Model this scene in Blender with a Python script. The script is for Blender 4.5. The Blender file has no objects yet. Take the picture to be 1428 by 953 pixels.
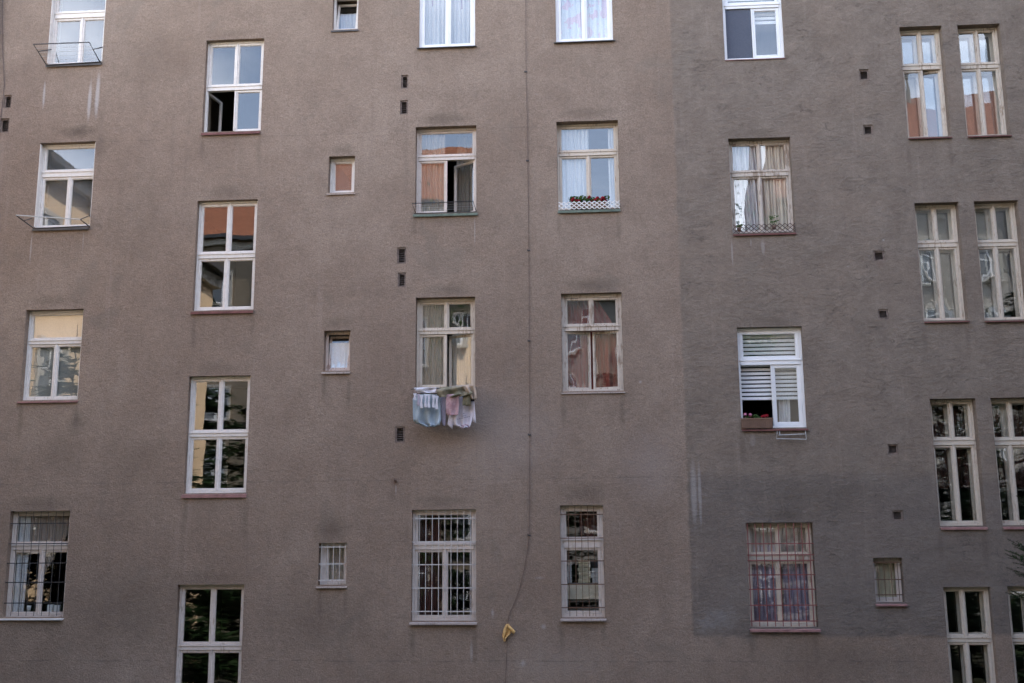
import bpy, bmesh, math, random
from mathutils import Vector, Matrix, noise
random.seed(11)
SC = bpy.context.scene
COL = SC.collection
R = math.radians

# ------------------------------------------------------------------ survey
# The facade is the plane y = 0 (camera in front at negative y).  Wall positions were
# surveyed in units of S metres relative to the point of the wall opposite the camera.
S = 0.0132
FPX = 1475.0
CAMZ = 5.0
D0 = FPX * S
YAW, PIT, ROL = R(4.09412822), R(10.65604418), R(0.40484537)
CAM_M = (Matrix.Rotation(YAW, 3, 'Z') @ Matrix.Rotation(PIT, 3, 'X') @ Matrix.Rotation(ROL, 3, 'Y'))

def P(px, py, d=0.0):
    """survey photo coordinate -> (x, z) in metres on the vertical plane y = d"""
    v = CAM_M @ Vector((px - 714.0, FPX, -(py - 476.5)))
    t = (D0 + d) / v.y
    return v.x * t, CAMZ + v.z * t

def U(x0, x1, zb, zt):
    return x0 * S, x1 * S, CAMZ + zb * S, CAMZ + zt * S

# ------------------------------------------------------------------ node helpers
class NT:
    def __init__(self, name):
        self.m = bpy.data.materials.new(name)
        self.m.use_nodes = True
        self.t = self.m.node_tree
        self.t.nodes.clear()
        self.out = self.t.nodes.new('ShaderNodeOutputMaterial')
    def n(self, typ, **kw):
        nd = self.t.nodes.new(typ)
        for k, v in kw.items():
            if hasattr(nd, k):
                setattr(nd, k, v)
            else:
                self.set(nd.inputs[k.replace('_', ' ')], v)
        return nd
    def set(self, sock, v):
        if hasattr(v, 'is_output'):
            self.t.links.new(v, sock)
        elif isinstance(v, (tuple, list)) and len(v) == 3 and sock.type == 'RGBA':
            sock.default_value = (*v, 1)
        else:
            sock.default_value = v
    def math(self, op, a, b=None, c=None, clamp=False):
        nd = self.t.nodes.new('ShaderNodeMath'); nd.operation = op; nd.use_clamp = clamp
        for i, v in enumerate((a, b, c)):
            if v is not None: self.set(nd.inputs[i], v)
        return nd.outputs[0]
    def vec(self, op, a, b=None):
        nd = self.t.nodes.new('ShaderNodeVectorMath'); nd.operation = op
        self.set(nd.inputs[0], a)
        if b is not None: self.set(nd.inputs[1], b)
        return nd.outputs['Value'] if op == 'LENGTH' else nd.outputs[0]
    def mix(self, f, a, b, blend='MIX'):
        nd = self.t.nodes.new('ShaderNodeMix'); nd.data_type = 'RGBA'; nd.blend_type = blend
        self.set(nd.inputs[0], f); self.set(nd.inputs[6], a); self.set(nd.inputs[7], b)
        return nd.outputs[2]
    def mr(self, v, a, b, c=0.0, d=1.0, smooth=True):
        nd = self.t.nodes.new('ShaderNodeMapRange')
        nd.interpolation_type = 'SMOOTHSTEP' if smooth else 'LINEAR'
        self.set(nd.inputs[0], v)
        for i, q in enumerate((a, b, c, d)): self.set(nd.inputs[i + 1], q)
        return nd.outputs[0]
    def noise(self, vec, scale, detail=3.0, rough=0.55, dist=0.0):
        nd = self.t.nodes.new('ShaderNodeTexNoise')
        self.set(nd.inputs['Vector'], vec); nd.inputs['Scale'].default_value = scale
        nd.inputs['Detail'].default_value = detail; nd.inputs['Roughness'].default_value = rough
        nd.inputs['Distortion'].default_value = dist
        return nd.outputs[0]
    def pos(self):
        return self.t.nodes.new('ShaderNodeNewGeometry').outputs['Position']
    def obj(self):
        return self.t.nodes.new('ShaderNodeTexCoord').outputs['Object']
    def bump(self, h, strength=0.5, dist=0.01, normal=None):
        nd = self.t.nodes.new('ShaderNodeBump')
        nd.inputs['Strength'].default_value = strength; nd.inputs['Distance'].default_value = dist
        self.set(nd.inputs['Height'], h)
        if normal is not None: self.set(nd.inputs['Normal'], normal)
        return nd.outputs[0]
    def bsdf(self, color, rough=0.8, normal=None, spec=0.3, metal=0.0):
        nd = self.t.nodes.new('ShaderNodeBsdfPrincipled')
        self.set(nd.inputs['Base Color'], color); self.set(nd.inputs['Roughness'], rough)
        nd.inputs['Specular IOR Level'].default_value = spec
        nd.inputs['Metallic'].default_value = metal
        if normal is not None: self.set(nd.inputs['Normal'], normal)
        return nd.outputs[0]
    def done(self, sh):
        self.t.links.new(sh, self.out.inputs['Surface'])
        return self.m

def simple(name, col, rough=0.7, var=0.12, scale=9.0, spec=0.3, metal=0.0, bump=0.0, stretch=(1, 1, 1)):
    k = NT(name)
    p = k.vec('MULTIPLY', k.pos(), stretch)
    f = k.noise(p, scale, 4, 0.6)
    f = k.mr(f, 0.3, 0.7, 1 - var, 1 + var, False)
    c = k.mix(1.0, col, k.n('ShaderNodeCombineColor', Red=f, Green=f, Blue=f).outputs[0], 'MULTIPLY')
    nrm = k.bump(k.noise(p, scale * 6, 3), bump, 0.004) if bump else None
    return k.done(k.bsdf(c, rough, nrm, spec, metal))

def painted_wood(name, col, wear, wearcol, rough=0.5):
    """old oil paint on timber: worn streaks along the grain, faint soiling"""
    k = NT(name)
    p = k.pos()
    a = k.noise(k.vec('MULTIPLY', p, (30, 30, 5)), 1.0, 5, 0.65)
    b = k.noise(p, 2.3, 4, 0.6)
    f = k.math('ADD', k.math('MULTIPLY', a, 0.65), k.math('MULTIPLY', b, 0.45))
    m = k.mr(f, 0.69 - wear * 0.16, 0.74 - wear * 0.1, 0, 0.85)
    c = k.mix(m, col, wearcol)
    d = k.mr(k.noise(p, 14, 4, 0.7), 0.35, 0.75, 0.0, 0.3)
    c = k.mix(d, c, (col[0] * .68, col[1] * .62, col[2] * .56))
    return k.done(k.bsdf(c, rough, k.bump(a, 0.25, 0.004), 0.35))

# ------------------------------------------------------------------ plaster of the facade
def plaster():
    k = NT('grey_roughcast')
    p = k.obj()
    sx = k.n('ShaderNodeSeparateXYZ', Vector=p)
    X, Z = sx.outputs[0], sx.outputs[2]
    big = k.noise(p, 0.33, 4, 0.6)
    med = k.noise(p, 2.1, 5, 0.62)
    grain = k.noise(p, 35, 3, 0.75)
    fine = k.noise(p, 80, 2, 0.7)
    run = k.noise(k.vec('MULTIPLY', p, (5.0, 1, 0.28)), 1.0, 5, 0.65)
    # old warm grey-brown roughcast
    base = k.mix(k.mr(big, 0.32, 0.68), (0.234, 0.174, 0.134), (0.293, 0.227, 0.179))
    base = k.mix(k.mr(med, 0.35, 0.75, 0, 0.55), base, (0.200, 0.149, 0.117))
    # cooler repaint on the right part, trowelled
    ripv = k.vec('MULTIPLY', p, (2.6, 1, 7.5))
    rip = k.noise(ripv, 1.3, 5, 0.68, 0.8)
    newc = k.mix(k.mr(med, 0.3, 0.7), (0.181, 0.145, 0.118), (0.234, 0.190, 0.155))
    newc = k.mix(k.math('MULTIPLY', k.mr(rip, 0.35, 0.7, 0, 0.6), k.mr(k.noise(p, 0.9, 4, 0.6), 0.4, 0.65, 0.15, 1.0)), newc, (0.161, 0.128, 0.103))
    newc = k.mix(k.mr(k.noise(p, 0.55, 3), 0.42, 0.66, 0, 0.5), newc, (0.224, 0.173, 0.136))
    edge = k.noise(p, 3.5, 5, 0.7)
    edge2 = k.noise(p, 0.8, 3, 0.6)
    xb, zb = P(956, 600)[0], P(1150, 886)[1]
    mx = k.mr(k.math('ADD', X, k.math('MULTIPLY', k.math('SUBTRACT', edge, 0.5), 0.11)), xb - 0.03, xb + 0.03)
    mz = k.mr(k.math('ADD', Z, k.math('ADD', k.math('MULTIPLY', k.math('SUBTRACT', edge, 0.5), 0.12),
                                      k.math('MULTIPLY', k.math('SUBTRACT', edge2, 0.5), 0.26))), zb - 0.05, zb + 0.05)
    newm = k.math('MULTIPLY', mx, mz)
    zd = P(1150, 665)[1]
    second = k.mr(k.math('ADD', Z, k.math('MULTIPLY', k.math('SUBTRACT', edge2, 0.5), 0.5)), zd + 0.14, zd - 0.14)
    newc = k.mix(k.math('MULTIPLY', second, 0.40), newc, (0.125, 0.112, 0.106))
    col = k.mix(newm, base, newc)
    # light and dark grains of the roughcast
    g = k.math('ADD', k.math('MULTIPLY', grain, 0.6), k.math('MULTIPLY', fine, 0.4))
    gv = k.mr(g, 0.30, 0.70, 0.66, 1.36, False)
    gv = k.math('ADD', k.math('MULTIPLY', k.math('SUBTRACT', gv, 1.0), k.mr(newm, 0, 1, 1.0, 0.62)), 1.0)
    col = k.mix(1.0, col, k.n('ShaderNodeCombineColor', Red=gv, Green=gv, Blue=gv).outputs[0], 'MULTIPLY')
    crumb = k.noise(k.vec('MULTIPLY', p, (1, 1, 1.5)), 10.0, 6, 0.74, 0.6)
    cv = k.mr(crumb, 0.30, 0.70, 0.85, 1.15, False)
    col = k.mix(1.0, col, k.n('ShaderNodeCombineColor', Red=cv, Green=cv, Blue=cv).outputs[0], 'MULTIPLY')
    ol = k.noise(p, 0.9, 4, 0.6, 0.8)
    col = k.mix(k.mr(ol, 0.58, 0.72, 0, 0.35), col, (0.189, 0.158, 0.131))
    fis = k.noise(k.vec('MULTIPLY', p, (1.5, 1, 3.6)), 1.25, 4, 0.62, 1.3)
    fd = k.math('ABSOLUTE', k.math('SUBTRACT', fis, 0.5))
    fm = k.math('MULTIPLY', k.mr(fd, 0.012, 0.0, 0, 1.0), k.mr(k.noise(p, 1.6, 3), 0.46, 0.62))
    col = k.mix(k.math('MULTIPLY', fm, k.mr(newm, 0, 1, 0.10, 0.55)), col, (0.085, 0.074, 0.070))
    speck = k.mr(k.noise(p, 26, 2, 0.5), 0.70, 0.78, 0, 0.35)
    col = k.mix(speck, col, (0.36, 0.33, 0.31))
    # general weather runs
    col = k.mix(k.mr(run, 0.56, 0.74, 0, 0.30), col, (0.167, 0.128, 0.107))
    col = k.mix(k.mr(run, 0.44, 0.27, 0, 0.22), col, (0.357, 0.289, 0.243))
    # pale scrapes and mended lines
    scr = k.noise(k.vec('MULTIPLY', p, (2.0, 1, 7.0)), 1.1, 6, 0.7, 1.5)
    col = k.mix(k.mr(scr, 0.65, 0.75, 0, 0.42), col, (0.33, 0.30, 0.28))
    rag = k.noise(p, 9, 4, 0.7)
    def spot(px, py, rx, ry, amount, c, hard=0.0, rg=0.9):
        nonlocal col
        x, z = P(px, py)
        v = k.vec('MULTIPLY', k.vec('SUBTRACT', p, (x, 0, z)), (1 / (rx * S), 0, 1 / (ry * S)))
        l = k.vec('LENGTH', v)
        l = k.math('ADD', l, k.math('MULTIPLY', k.math('SUBTRACT', rag, 0.5), rg))
        col = k.mix(k.mr(l, 1.0, hard, 0.0, amount), col, c)
    pale = (0.42, 0.39, 0.37)
    dirt_shade = (0.107, 0.083, 0.065)  # soiling tone, also mixed in for the broad shade patches
    def streak(x0, y0, x1, y1, w, amount=0.7):
        spot((x0 + x1) / 2, (y0 + y1) / 2, w * 0.62, abs(y1 - y0) * 0.56, amount, pale, 0.35, 0.55)
    streak(63, 108, 60, 158, 4); streak(127, 105, 123, 178, 6); streak(138, 90, 134, 174, 7, 0.75)
    streak(45, 320, 41, 372, 2.5, 0.5); streak(117, 320, 115, 352, 2, 0.3)
    streak(1021, 333, 1021, 372, 3, 0.35); streak(1063, 332, 1065, 358, 6, 0.35); streak(1047, 332, 1047, 345, 3, 0.25)
    streak(661, 300, 663, 346, 2, 0.4); streak(658, 893, 657, 925, 4.5, 0.4)
    streak(966, 636, 969, 738, 9, 0.42); streak(976, 640, 976, 740, 5, 0.42)
    streak(1050, 603, 1050, 625, 8, 0.2); streak(552, 674, 552, 692, 2, 0.45)
    spot(687, 855, 3, 9, 0.6, pale); spot(758, 874, 5, 5, 0.6, pale); spot(729, 925, 5, 7, 0.7, pale)
    spot(752, 806, 9, 3, 0.35, pale); spot(1232, 335, 3, 2, 0.8, pale); spot(893, 533, 3, 3, 0.7, pale)
    spot(1005, 862, 34, 20, 0.30, (0.3, 0.285, 0.28), 0.0, 1.8)
    spot(985, 872, 18, 14, 0.30, (0.32, 0.3, 0.29), 0.0, 1.8)
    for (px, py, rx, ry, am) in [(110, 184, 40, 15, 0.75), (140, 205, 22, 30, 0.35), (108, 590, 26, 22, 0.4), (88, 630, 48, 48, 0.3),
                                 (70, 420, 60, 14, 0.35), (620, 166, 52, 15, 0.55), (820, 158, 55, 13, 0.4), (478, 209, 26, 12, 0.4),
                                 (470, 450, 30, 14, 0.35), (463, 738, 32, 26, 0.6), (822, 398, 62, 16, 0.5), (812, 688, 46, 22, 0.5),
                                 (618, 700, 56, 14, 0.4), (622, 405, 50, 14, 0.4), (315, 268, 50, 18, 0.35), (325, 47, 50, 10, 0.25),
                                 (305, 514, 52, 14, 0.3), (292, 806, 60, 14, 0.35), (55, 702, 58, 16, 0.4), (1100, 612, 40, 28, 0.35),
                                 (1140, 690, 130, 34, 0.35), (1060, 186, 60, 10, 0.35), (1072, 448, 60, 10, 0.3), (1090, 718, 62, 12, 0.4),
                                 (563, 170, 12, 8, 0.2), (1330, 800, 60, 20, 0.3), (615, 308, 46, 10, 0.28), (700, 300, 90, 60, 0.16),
                                 (440, 860, 130, 70, 0.34), (190, 850, 170, 90, 0.40), (1190, 925, 170, 40, 0.35), (180, 640, 70, 60, 0.25), (210, 90, 110, 80, 0.22), (190, 300, 70, 120, 0.22)]:  # this row is shade painted in: darker lower corners and left side
        spot(px, py, rx, ry, am, dirt_shade, 0.0, 1.1)
    for (px, py, ln, w_, am) in [(282, 188, 40, 5, .3), (361, 186, 55, 6, .28), (270, 437, 60, 5, .3), (352, 435, 40, 5, .3), (258, 692, 55, 6, .3), (342, 692, 75, 6, .3),
                                 (28, 562, 60, 6, .35), (106, 561, 45, 6, .35), (578, 302, 36, 5, .3), (786, 551, 50, 6, .35), (868, 549, 60, 6, .3), (779, 297, 40, 5, .28), (863, 295, 50, 5, .3),
                                 (575, 872, 45, 6, .35), (662, 871, 60, 6, .35), (784, 866, 50, 6, .3), (842, 866, 36, 5, .3), (452, 522, 45, 5, .4), (486, 522, 60, 5, .35), (446, 822, 50, 5, .35), (481, 822, 40, 5, .35),
                                 (1036, 602, 50, 6, .3), (1048, 882, 40, 6, .3), (1138, 880, 46, 6, .3), (1268, 196, 60, 5, .3), (1326, 195, 46, 5, .3), (1290, 452, 60, 5, .3), (1350, 451, 50, 5, .3), (1312, 740, 50, 6, .35), (1374, 738, 60, 6, .35)]:
        spot(px, py + ln * .45, w_, ln * .62, am, dirt_shade, 0.2, 0.9)
    spot(700, 610, 120, 90, 0.40, (0.310, 0.262, 0.238), 0.0, 0.8); spot(905, 650, 60, 80, 0.35, (0.310, 0.262, 0.238), 0.0, 0.8); spot(770, 925, 120, 40, 0.30, (0.32, 0.275, 0.238), 0.0, 0.8)  # pale patches paint in the stronger light on the lower centre
    # rust below the pipe stub and the vents
    spot(551, 672, 9, 9, 0.5, (0.13, 0.07, 0.05)); spot(548, 690, 8, 16, 0.25, (0.15, 0.10, 0.075))
    for (px, py) in ((564, 125), (563, 161), (1205, 116), (1211, 193), (1226, 369)):
        spot(px, py, 9, 7, 0.25, (0.17, 0.11, 0.08))
    # horizontal day joints in the render
    def joint(py, px, amount, c=(0.12, 0.10, 0.09)):
        nonlocal col
        z = P(px, py)[1]
        d = k.math('ABSOLUTE', k.math('SUBTRACT', k.math('ADD', Z, k.math('MULTIPLY', edge2, 0.10)), z + 0.05))
        col = k.mix(k.math('MULTIPLY', k.mr(d, 0.016, 0.0, 0, amount), k.mr(med, 0.4, 0.6)), col, c)
    joint(922, 600, 0.6); joint(663, 1150, 0.45); joint(163, 1150, 0.35)
    h = k.math('ADD', k.math('MULTIPLY', grain, 0.7), k.math('MULTIPLY', fine, 0.45))
    h = k.math('ADD', k.math('MULTIPLY', h, k.mr(newm, 0, 1, 1.0, 0.6)), k.math('MULTIPLY', k.math('MULTIPLY', rip, newm), k.mr(k.noise(p, 0.7, 4, 0.6), 0.4, 0.65, 0.25, 1.7)))
    h = k.math('ADD', h, k.math('MULTIPLY', med, 0.9))
    h = k.math('ADD', h, k.math('MULTIPLY', crumb, 1.1))
    h = k.math('SUBTRACT', h, k.math('MULTIPLY', k.math('MULTIPLY', fm, newm), 0.35))
    nrm = k.bump(h, 0.9, 0.018)
    return k.done(k.bsdf(col, 0.95, nrm, 0.12))

# ------------------------------------------------------------------ glass and cloth
def glass(name, ior, wave, wscale, tint=(0.93, 0.95, 0.94)):
    k = NT(name)
    p = k.pos()
    h = k.noise(k.vec('MULTIPLY', p, (1.0, 1.0, 0.6)), wscale, 2, 0.4)
    nrm = k.bump(h, 1.0, wave) if wave else None
    lw = k.n('ShaderNodeLayerWeight', Blend=0.5)
    f0 = ((ior - 1) / (ior + 1)) ** 2
    fr = k.math('ADD', f0, k.math('MULTIPLY', 1 - f0, k.math('POWER', lw.outputs['Facing'], 5.0)), clamp=True)
    gl = k.n('ShaderNodeBsdfGlossy', Roughness=0.0, Color=(0.95, 0.97, 1.0))
    if nrm is not None:
        k.set(gl.inputs['Normal'], nrm)
    tr = k.n('ShaderNodeBsdfTransparent', Color=tint)
    mx = k.t.nodes.new('ShaderNodeMixShader')
    k.set(mx.inputs[0], fr); k.set(mx.inputs[1], tr.outputs[0]); k.set(mx.inputs[2], gl.outputs[0])
    return k.done(mx.outputs[0])

def fabric(name, col, sheer=0.0, trans=0.4, col2=None, scale=6.0, stretch=(1, 1, 1), lo=0.45, hi=0.6):
    k = NT(name)
    p = k.pos()
    c = col
    if col2 is not None:
        f = k.noise(k.vec('MULTIPLY', p, stretch), scale, 3, 0.6)
        c = k.mix(k.mr(f, lo, hi), col, col2)
    w = k.mr(k.noise(p, 60, 2), 0.3, 0.7, 0.9, 1.08, False)
    c = k.mix(1.0, c, k.n('ShaderNodeCombineColor', Red=w, Green=w, Blue=w).outputs[0], 'MULTIPLY')
    d = k.n('ShaderNodeBsdfDiffuse', Color=c)
    t = k.n('ShaderNodeBsdfTranslucent', Color=c)
    m = k.t.nodes.new('ShaderNodeMixShader'); m.inputs[0].default_value = trans
    k.set(m.inputs[1], d.outputs[0]); k.set(m.inputs[2], t.outputs[0])
    if sheer:
        tr = k.n('ShaderNodeBsdfTransparent')
        m2 = k.t.nodes.new('ShaderNodeMixShader'); m2.inputs[0].default_value = sheer
        k.set(m2.inputs[1], m.outputs[0]); k.set(m2.inputs[2], tr.outputs[0])
        m = m2
    return k.done(m.outputs[0])

M = {}
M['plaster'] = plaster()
M['white_old'] = painted_wood('old_white_paint', (0.62, 0.545, 0.49), 0.45, (0.40, 0.32, 0.25))
M['white_clean'] = painted_wood('white_paint', (0.71, 0.665, 0.62), 0.32, (0.5, 0.45, 0.40))
M['cream_old'] = painted_wood('old_cream_paint', (0.60, 0.52, 0.43), 0.55, (0.33, 0.24, 0.17))
M['cream_worn'] = painted_wood('worn_cream_paint', (0.55, 0.48, 0.41), 0.9, (0.24, 0.17, 0.12))
M['pvc'] = simple('white_plastic_frame', (0.80, 0.80, 0.80), 0.35, 0.04, 3, 0.5)
M['wood_brown'] = painted_wood('weathered_pink_brown_paint', (0.58, 0.47, 0.41), 0.6, (0.3, 0.2, 0.16))
M['sill_dark'] = simple('dark_sheet_metal', (0.06, 0.058, 0.06), 0.5, 0.3, 6, 0.5)
M['sill_red'] = simple('oxide_red_sheet_metal', (0.15, 0.062, 0.056), 0.6, 0.3, 8)
M['sill_redpale'] = simple('faded_red_sill_paint', (0.27, 0.145, 0.135), 0.65, 0.25, 8)
M['sill_green'] = simple('mossy_green_sheet_metal', (0.12, 0.15, 0.12), 0.6, 0.35, 9)
M['sill_white'] = painted_wood('whitish_sill', (0.55, 0.53, 0.51), 0.5, (0.28, 0.25, 0.23))
M['sill_stone'] = painted_wood('dirty_sill_render', (0.38, 0.32, 0.29), 0.7, (0.2, 0.16, 0.14))
M['steel'] = simple('dark_steel_bar', (0.035, 0.034, 0.036), 0.5, 0.2, 20, 0.4)
M['zinc'] = simple('galvanised_bar', (0.42, 0.42, 0.41), 0.45, 0.2, 20, 0.4)
M['bar_white'] = painted_wood('white_painted_bar', (0.55, 0.52, 0.50), 0.6, (0.3, 0.15, 0.08))
M['bar_red'] = simple('red_oxide_bar', (0.21, 0.065, 0.06), 0.6, 0.25, 18)
M['bar_rust'] = simple('rusty_brown_bar', (0.13, 0.075, 0.05), 0.7, 0.35, 18)
M['vent'] = simple('rusty_vent_mesh', (0.10, 0.078, 0.066), 0.8, 0.4, 30)
M['vent_rim'] = simple('brown_vent_rim', (0.17, 0.13, 0.11), 0.8, 0.35, 18)
M['cable'] = simple('brown_cable_sheath', (0.12, 0.085, 0.075), 0.6, 0.2, 10)
M['g_old'] = glass('wavy_old_glass', 1.95, 0.0026, 1.2)
M['g_wavy'] = glass('strongly_wavy_old_glass', 1.95, 0.0065, 1.5)
M['g_flat'] = glass('float_glass', 2.05, 0.001, 0.9)
M['room'] = simple('room_paint', (0.20, 0.18, 0.16), 0.9, 0.1, 2)
M['sheer'] = fabric('white_sheer_net', (0.72, 0.72, 0.73), 0.25, 0.2)
M['sheer_warm'] = fabric('cream_sheer_net', (0.52, 0.45, 0.38), 0.45, 0.2)
M['sheer_thin'] = fabric('thin_white_net', (0.50, 0.50, 0.51), 0.70, 0.2)
M['shade'] = fabric('grey_green_shade', (0.25, 0.255, 0.235), 0.0, 0.1)
M['curt_grey'] = fabric('grey_white_curtain', (0.68, 0.67, 0.67), 0.05, 0.10, (0.48, 0.47, 0.48), 5, (6, 1, 0.4))
M['curt_beige'] = fabric('beige_curtain', (0.68, 0.60, 0.50), 0.0, 0.10, (0.58, 0.50, 0.41), 4, (8, 1, 0.3))
M['curt_red'] = fabric('dusty_red_curtain', (0.24, 0.065, 0.052), 0.0, 0.12, (0.22, 0.10, 0.085), 3, (5, 1, 0.4))
M['curt_maroon'] = fabric('maroon_curtain', (0.11, 0.05, 0.042), 0.0, 0.12, (0.065, 0.032, 0.028), 3, (5, 1, 0.4))
M['curt_blue'] = fabric('blue_grey_net_curtain', (0.37, 0.31, 0.38), 0.05, 0.12, (0.24, 0.195, 0.24), 4, (7, 1, 0.3))
M['curt_yellow'] = fabric('straw_curtain', (0.58, 0.51, 0.36), 0.0, 0.12, (0.47, 0.40, 0.29), 4, (7, 1, 0.4))
M['curt_floral'] = fabric('pink_and_blue_floral_net', (0.62, 0.68, 0.75), 0.12, 0.12, (0.64, 0.50, 0.62), 5.5, (1, 1, 0.7), 0.5, 0.56)
M['curt_brown'] = fabric('brown_sheer', (0.44, 0.36, 0.31), 0.15, 0.15)
M['blind_beige'] = fabric('beige_blind', (0.62, 0.49, 0.38), 0.0, 0.1)
M['blind_white'] = fabric('white_blind_band', (0.80, 0.80, 0.80), 0.0, 0.12)
M['blind_dark'] = fabric('grey_blind_band', (0.05, 0.05, 0.055), 0.15, 0.2)
M['screen'] = fabric('grey_insect_screen', (0.16, 0.175, 0.22), 0.25, 0.2)

# ------------------------------------------------------------------ mesh helpers
class MB:
    def __init__(self):
        self.v = []; self.f = []
    def box(self, x0, x1, y0, y1, z0, z1):
        b = len(self.v)
        self.v += [(x0, y0, z0), (x1, y0, z0), (x1, y1, z0), (x0, y1, z0), (x0, y0, z1), (x1, y0, z1), (x1, y1, z1), (x0, y1, z1)]
        self.f += [tuple(b + i for i in q) for q in ((0, 3, 2, 1), (4, 5, 6, 7), (0, 1, 5, 4), (1, 2, 6, 5), (2, 3, 7, 6), (3, 0, 4, 7))]
        return self
    def prism(self, pts, x0, x1):
        """polygon of (y, z) points swept along x"""
        n = len(pts); b = len(self.v)
        self.v += [(x0, y, z) for y, z in pts] + [(x1, y, z) for y, z in pts]
        self.f.append(tuple(b + i for i in range(n))[::-1]); self.f.append(tuple(b + n + i for i in range(n)))
        for i in range(n):
            j = (i + 1) % n
            self.f.append((b + i, b + j, b + n + j, b + n + i))
        return self
    def tube(self, pts, r, n=6, caps=True, r2=None):
        pts = [Vector(p) for p in pts]
        rings = []
        for i, p in enumerate(pts):
            d = (pts[min(i + 1, len(pts) - 1)] - pts[max(i - 1, 0)]).normalized()
            a = d.cross(Vector((0, 0, 1)))
            if a.length < 1e-3: a = d.cross(Vector((1, 0, 0)))
            a.normalize(); b = d.cross(a)
            rr = r if r2 is None else r + (r2 - r) * i / max(1, len(pts) - 1)
            base = len(self.v)
            for j in range(n):
                t = 2 * math.pi * j / n
                self.v.append(tuple(p + a * math.cos(t) * rr + b * math.sin(t) * rr))
            rings.append(base)
        for q, w in zip(rings, rings[1:]):
            for j in range(n):
                self.f.append((q + j, q + (j + 1) % n, w + (j + 1) % n, w + j))
        if caps:
            self.f.append(tuple(rings[0] + j for j in range(n))[::-1]); self.f.append(tuple(rings[-1] + j for j in range(n)))
        return self
    def quad(self, a, b, c, d):
        n = len(self.v); self.v += [a, b, c, d]; self.f.append((n, n + 1, n + 2, n + 3)); return self
    def tri(self, a, b, c):
        n = len(self.v); self.v += [a, b, c]; self.f.append((n, n + 1, n + 2)); return self
    def grid(self, fn, nu, nv):
        b = len(self.v)
        for j in range(nv + 1):
            for i in range(nu + 1):
                self.v.append(fn(i / nu, j / nv))
        for j in range(nv):
            for i in range(nu):
                q = b + j * (nu + 1) + i
                self.f.append((q, q + 1, q + nu + 2, q + nu + 1))
        return self
    def mesh(self, name, mat, smooth=False, mats=None, mi=None):
        me = bpy.data.meshes.new(name)
        me.from_pydata([tuple(v) for v in self.v], [], self.f)
        for m in (mats or [mat]): me.materials.append(m)
        if mi: me.polygons.foreach_set('material_index', mi)
        if smooth: me.polygons.foreach_set('use_smooth', [True] * len(me.polygons))
        me.update(); return me
    def build(self, name, mat, parent=None, smooth=False, bevel=0.0, loc=None, rot=None, **kw):
        o = bpy.data.objects.new(name, self.mesh(name, mat, smooth, **kw))
        COL.objects.link(o)
        if parent is not None: o.parent = parent
        if loc is not None: o.location = loc
        if rot is not None: o.rotation_euler = rot
        if bevel:
            m = o.modifiers.new('edge_wear', 'BEVEL'); m.width = bevel; m.segments = 2; m.limit_method = 'ANGLE'
        return o

def empty(name, loc, label=None, cat=None, group=None):
    o = bpy.data.objects.new(name, None); COL.objects.link(o); o.location = loc; o.empty_display_size = 0.2
    if label: tag(o, label, cat, group)
    return o
def tag(o, label, cat=None, group=None):
    o['label'] = label
    if cat: o['category'] = cat
    if group: o['group'] = group
    return o
def struct(o):
    o['kind'] = 'structure'; return o

# ------------------------------------------------------------------ window survey
# key: (x0, x1, bottom, top) of the opening in wall units
W = {
 'A1': (-825.3, -737, 730.4, 865), 'A2': (-825.5, -738, 467.4, 601.4), 'A3': (-826.3, -738.5, 205.8, 340.5), 'A4': (-826.6, -737.6, -101, 45.9),
 'B1': (-573.5, -482.8, 609.7, 759), 'B2': (-574.8, -483.2, 333.8, 501.5), 'B3': (-574, -483.4, 69, 236.6), 'B4': (-575.2, -480.6, -224, -57.3),
 'C1': (-377.2, -337.8, 768.1, 825), 'C2': (-377.4, -338, 507.9, 564.7), 'C3': (-377.4, -339, 240.9, 299.7), 'C4': (-377.1, -337.4, -58.9, -1.4),
 'D1': (-243.8, -158, 732.1, 866), 'D2': (-247, -156.6, 472, 606.1), 'D3': (-244.2, -158.4, 212, 345.3), 'D4': (-246.5, -157.2, -107.2, 42.9),
 'E1': (-36.4, 49, 732.2, 866), 'E2': (-37.4, 52.6, 471.5, 606.5), 'E3': (-35, 51.2, 205.3, 346.5), 'E4': (-41, 17.8, -102.8, 47.1),
 'F1': (212.2, 300, 694.3, 836), 'F2': (211.5, 300.1, 428.9, 571.5), 'F3': (211.1, 301, 150, 291.8), 'F4': (210.4, 299.6, -116.4, 21.5),
 'G4': (376.5, 414.4, -84.3, -25.9),
 'H1': (466.5, 526.8, 564.3, 735.3), 'H2': (467.5, 528.2, 295.8, 466.2), 'H3': (467, 527.7, 15.3, 186.5), 'H4': (464.5, 525.5, -236, -64.5),
 'I1': (548.9, 609.3, 563.9, 734.5), 'I2': (549.6, 609.8, 294.9, 466.2), 'I3': (548, 608.4, 15.3, 186.7), 'I4': (547, 607.5, -235.5, -64.1),
}
REV = {'A': 0.13, 'B': 0.11, 'C': 0.15, 'D': 0.15, 'E': 0.16, 'F': 0.16, 'G': 0.16, 'H': 0.17, 'I': 0.17}
REVX = {'C1': 0.10, 'E3': 0.12, 'D1': 0.06, 'E1': 0.06, 'E4': 0.12, 'D4': 0.10, 'A1': 0.12, 'F3': 0.12, 'F1': 0.09, 'H4': 0.12, 'I4': 0.12}
WALLT = 0.44
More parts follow.
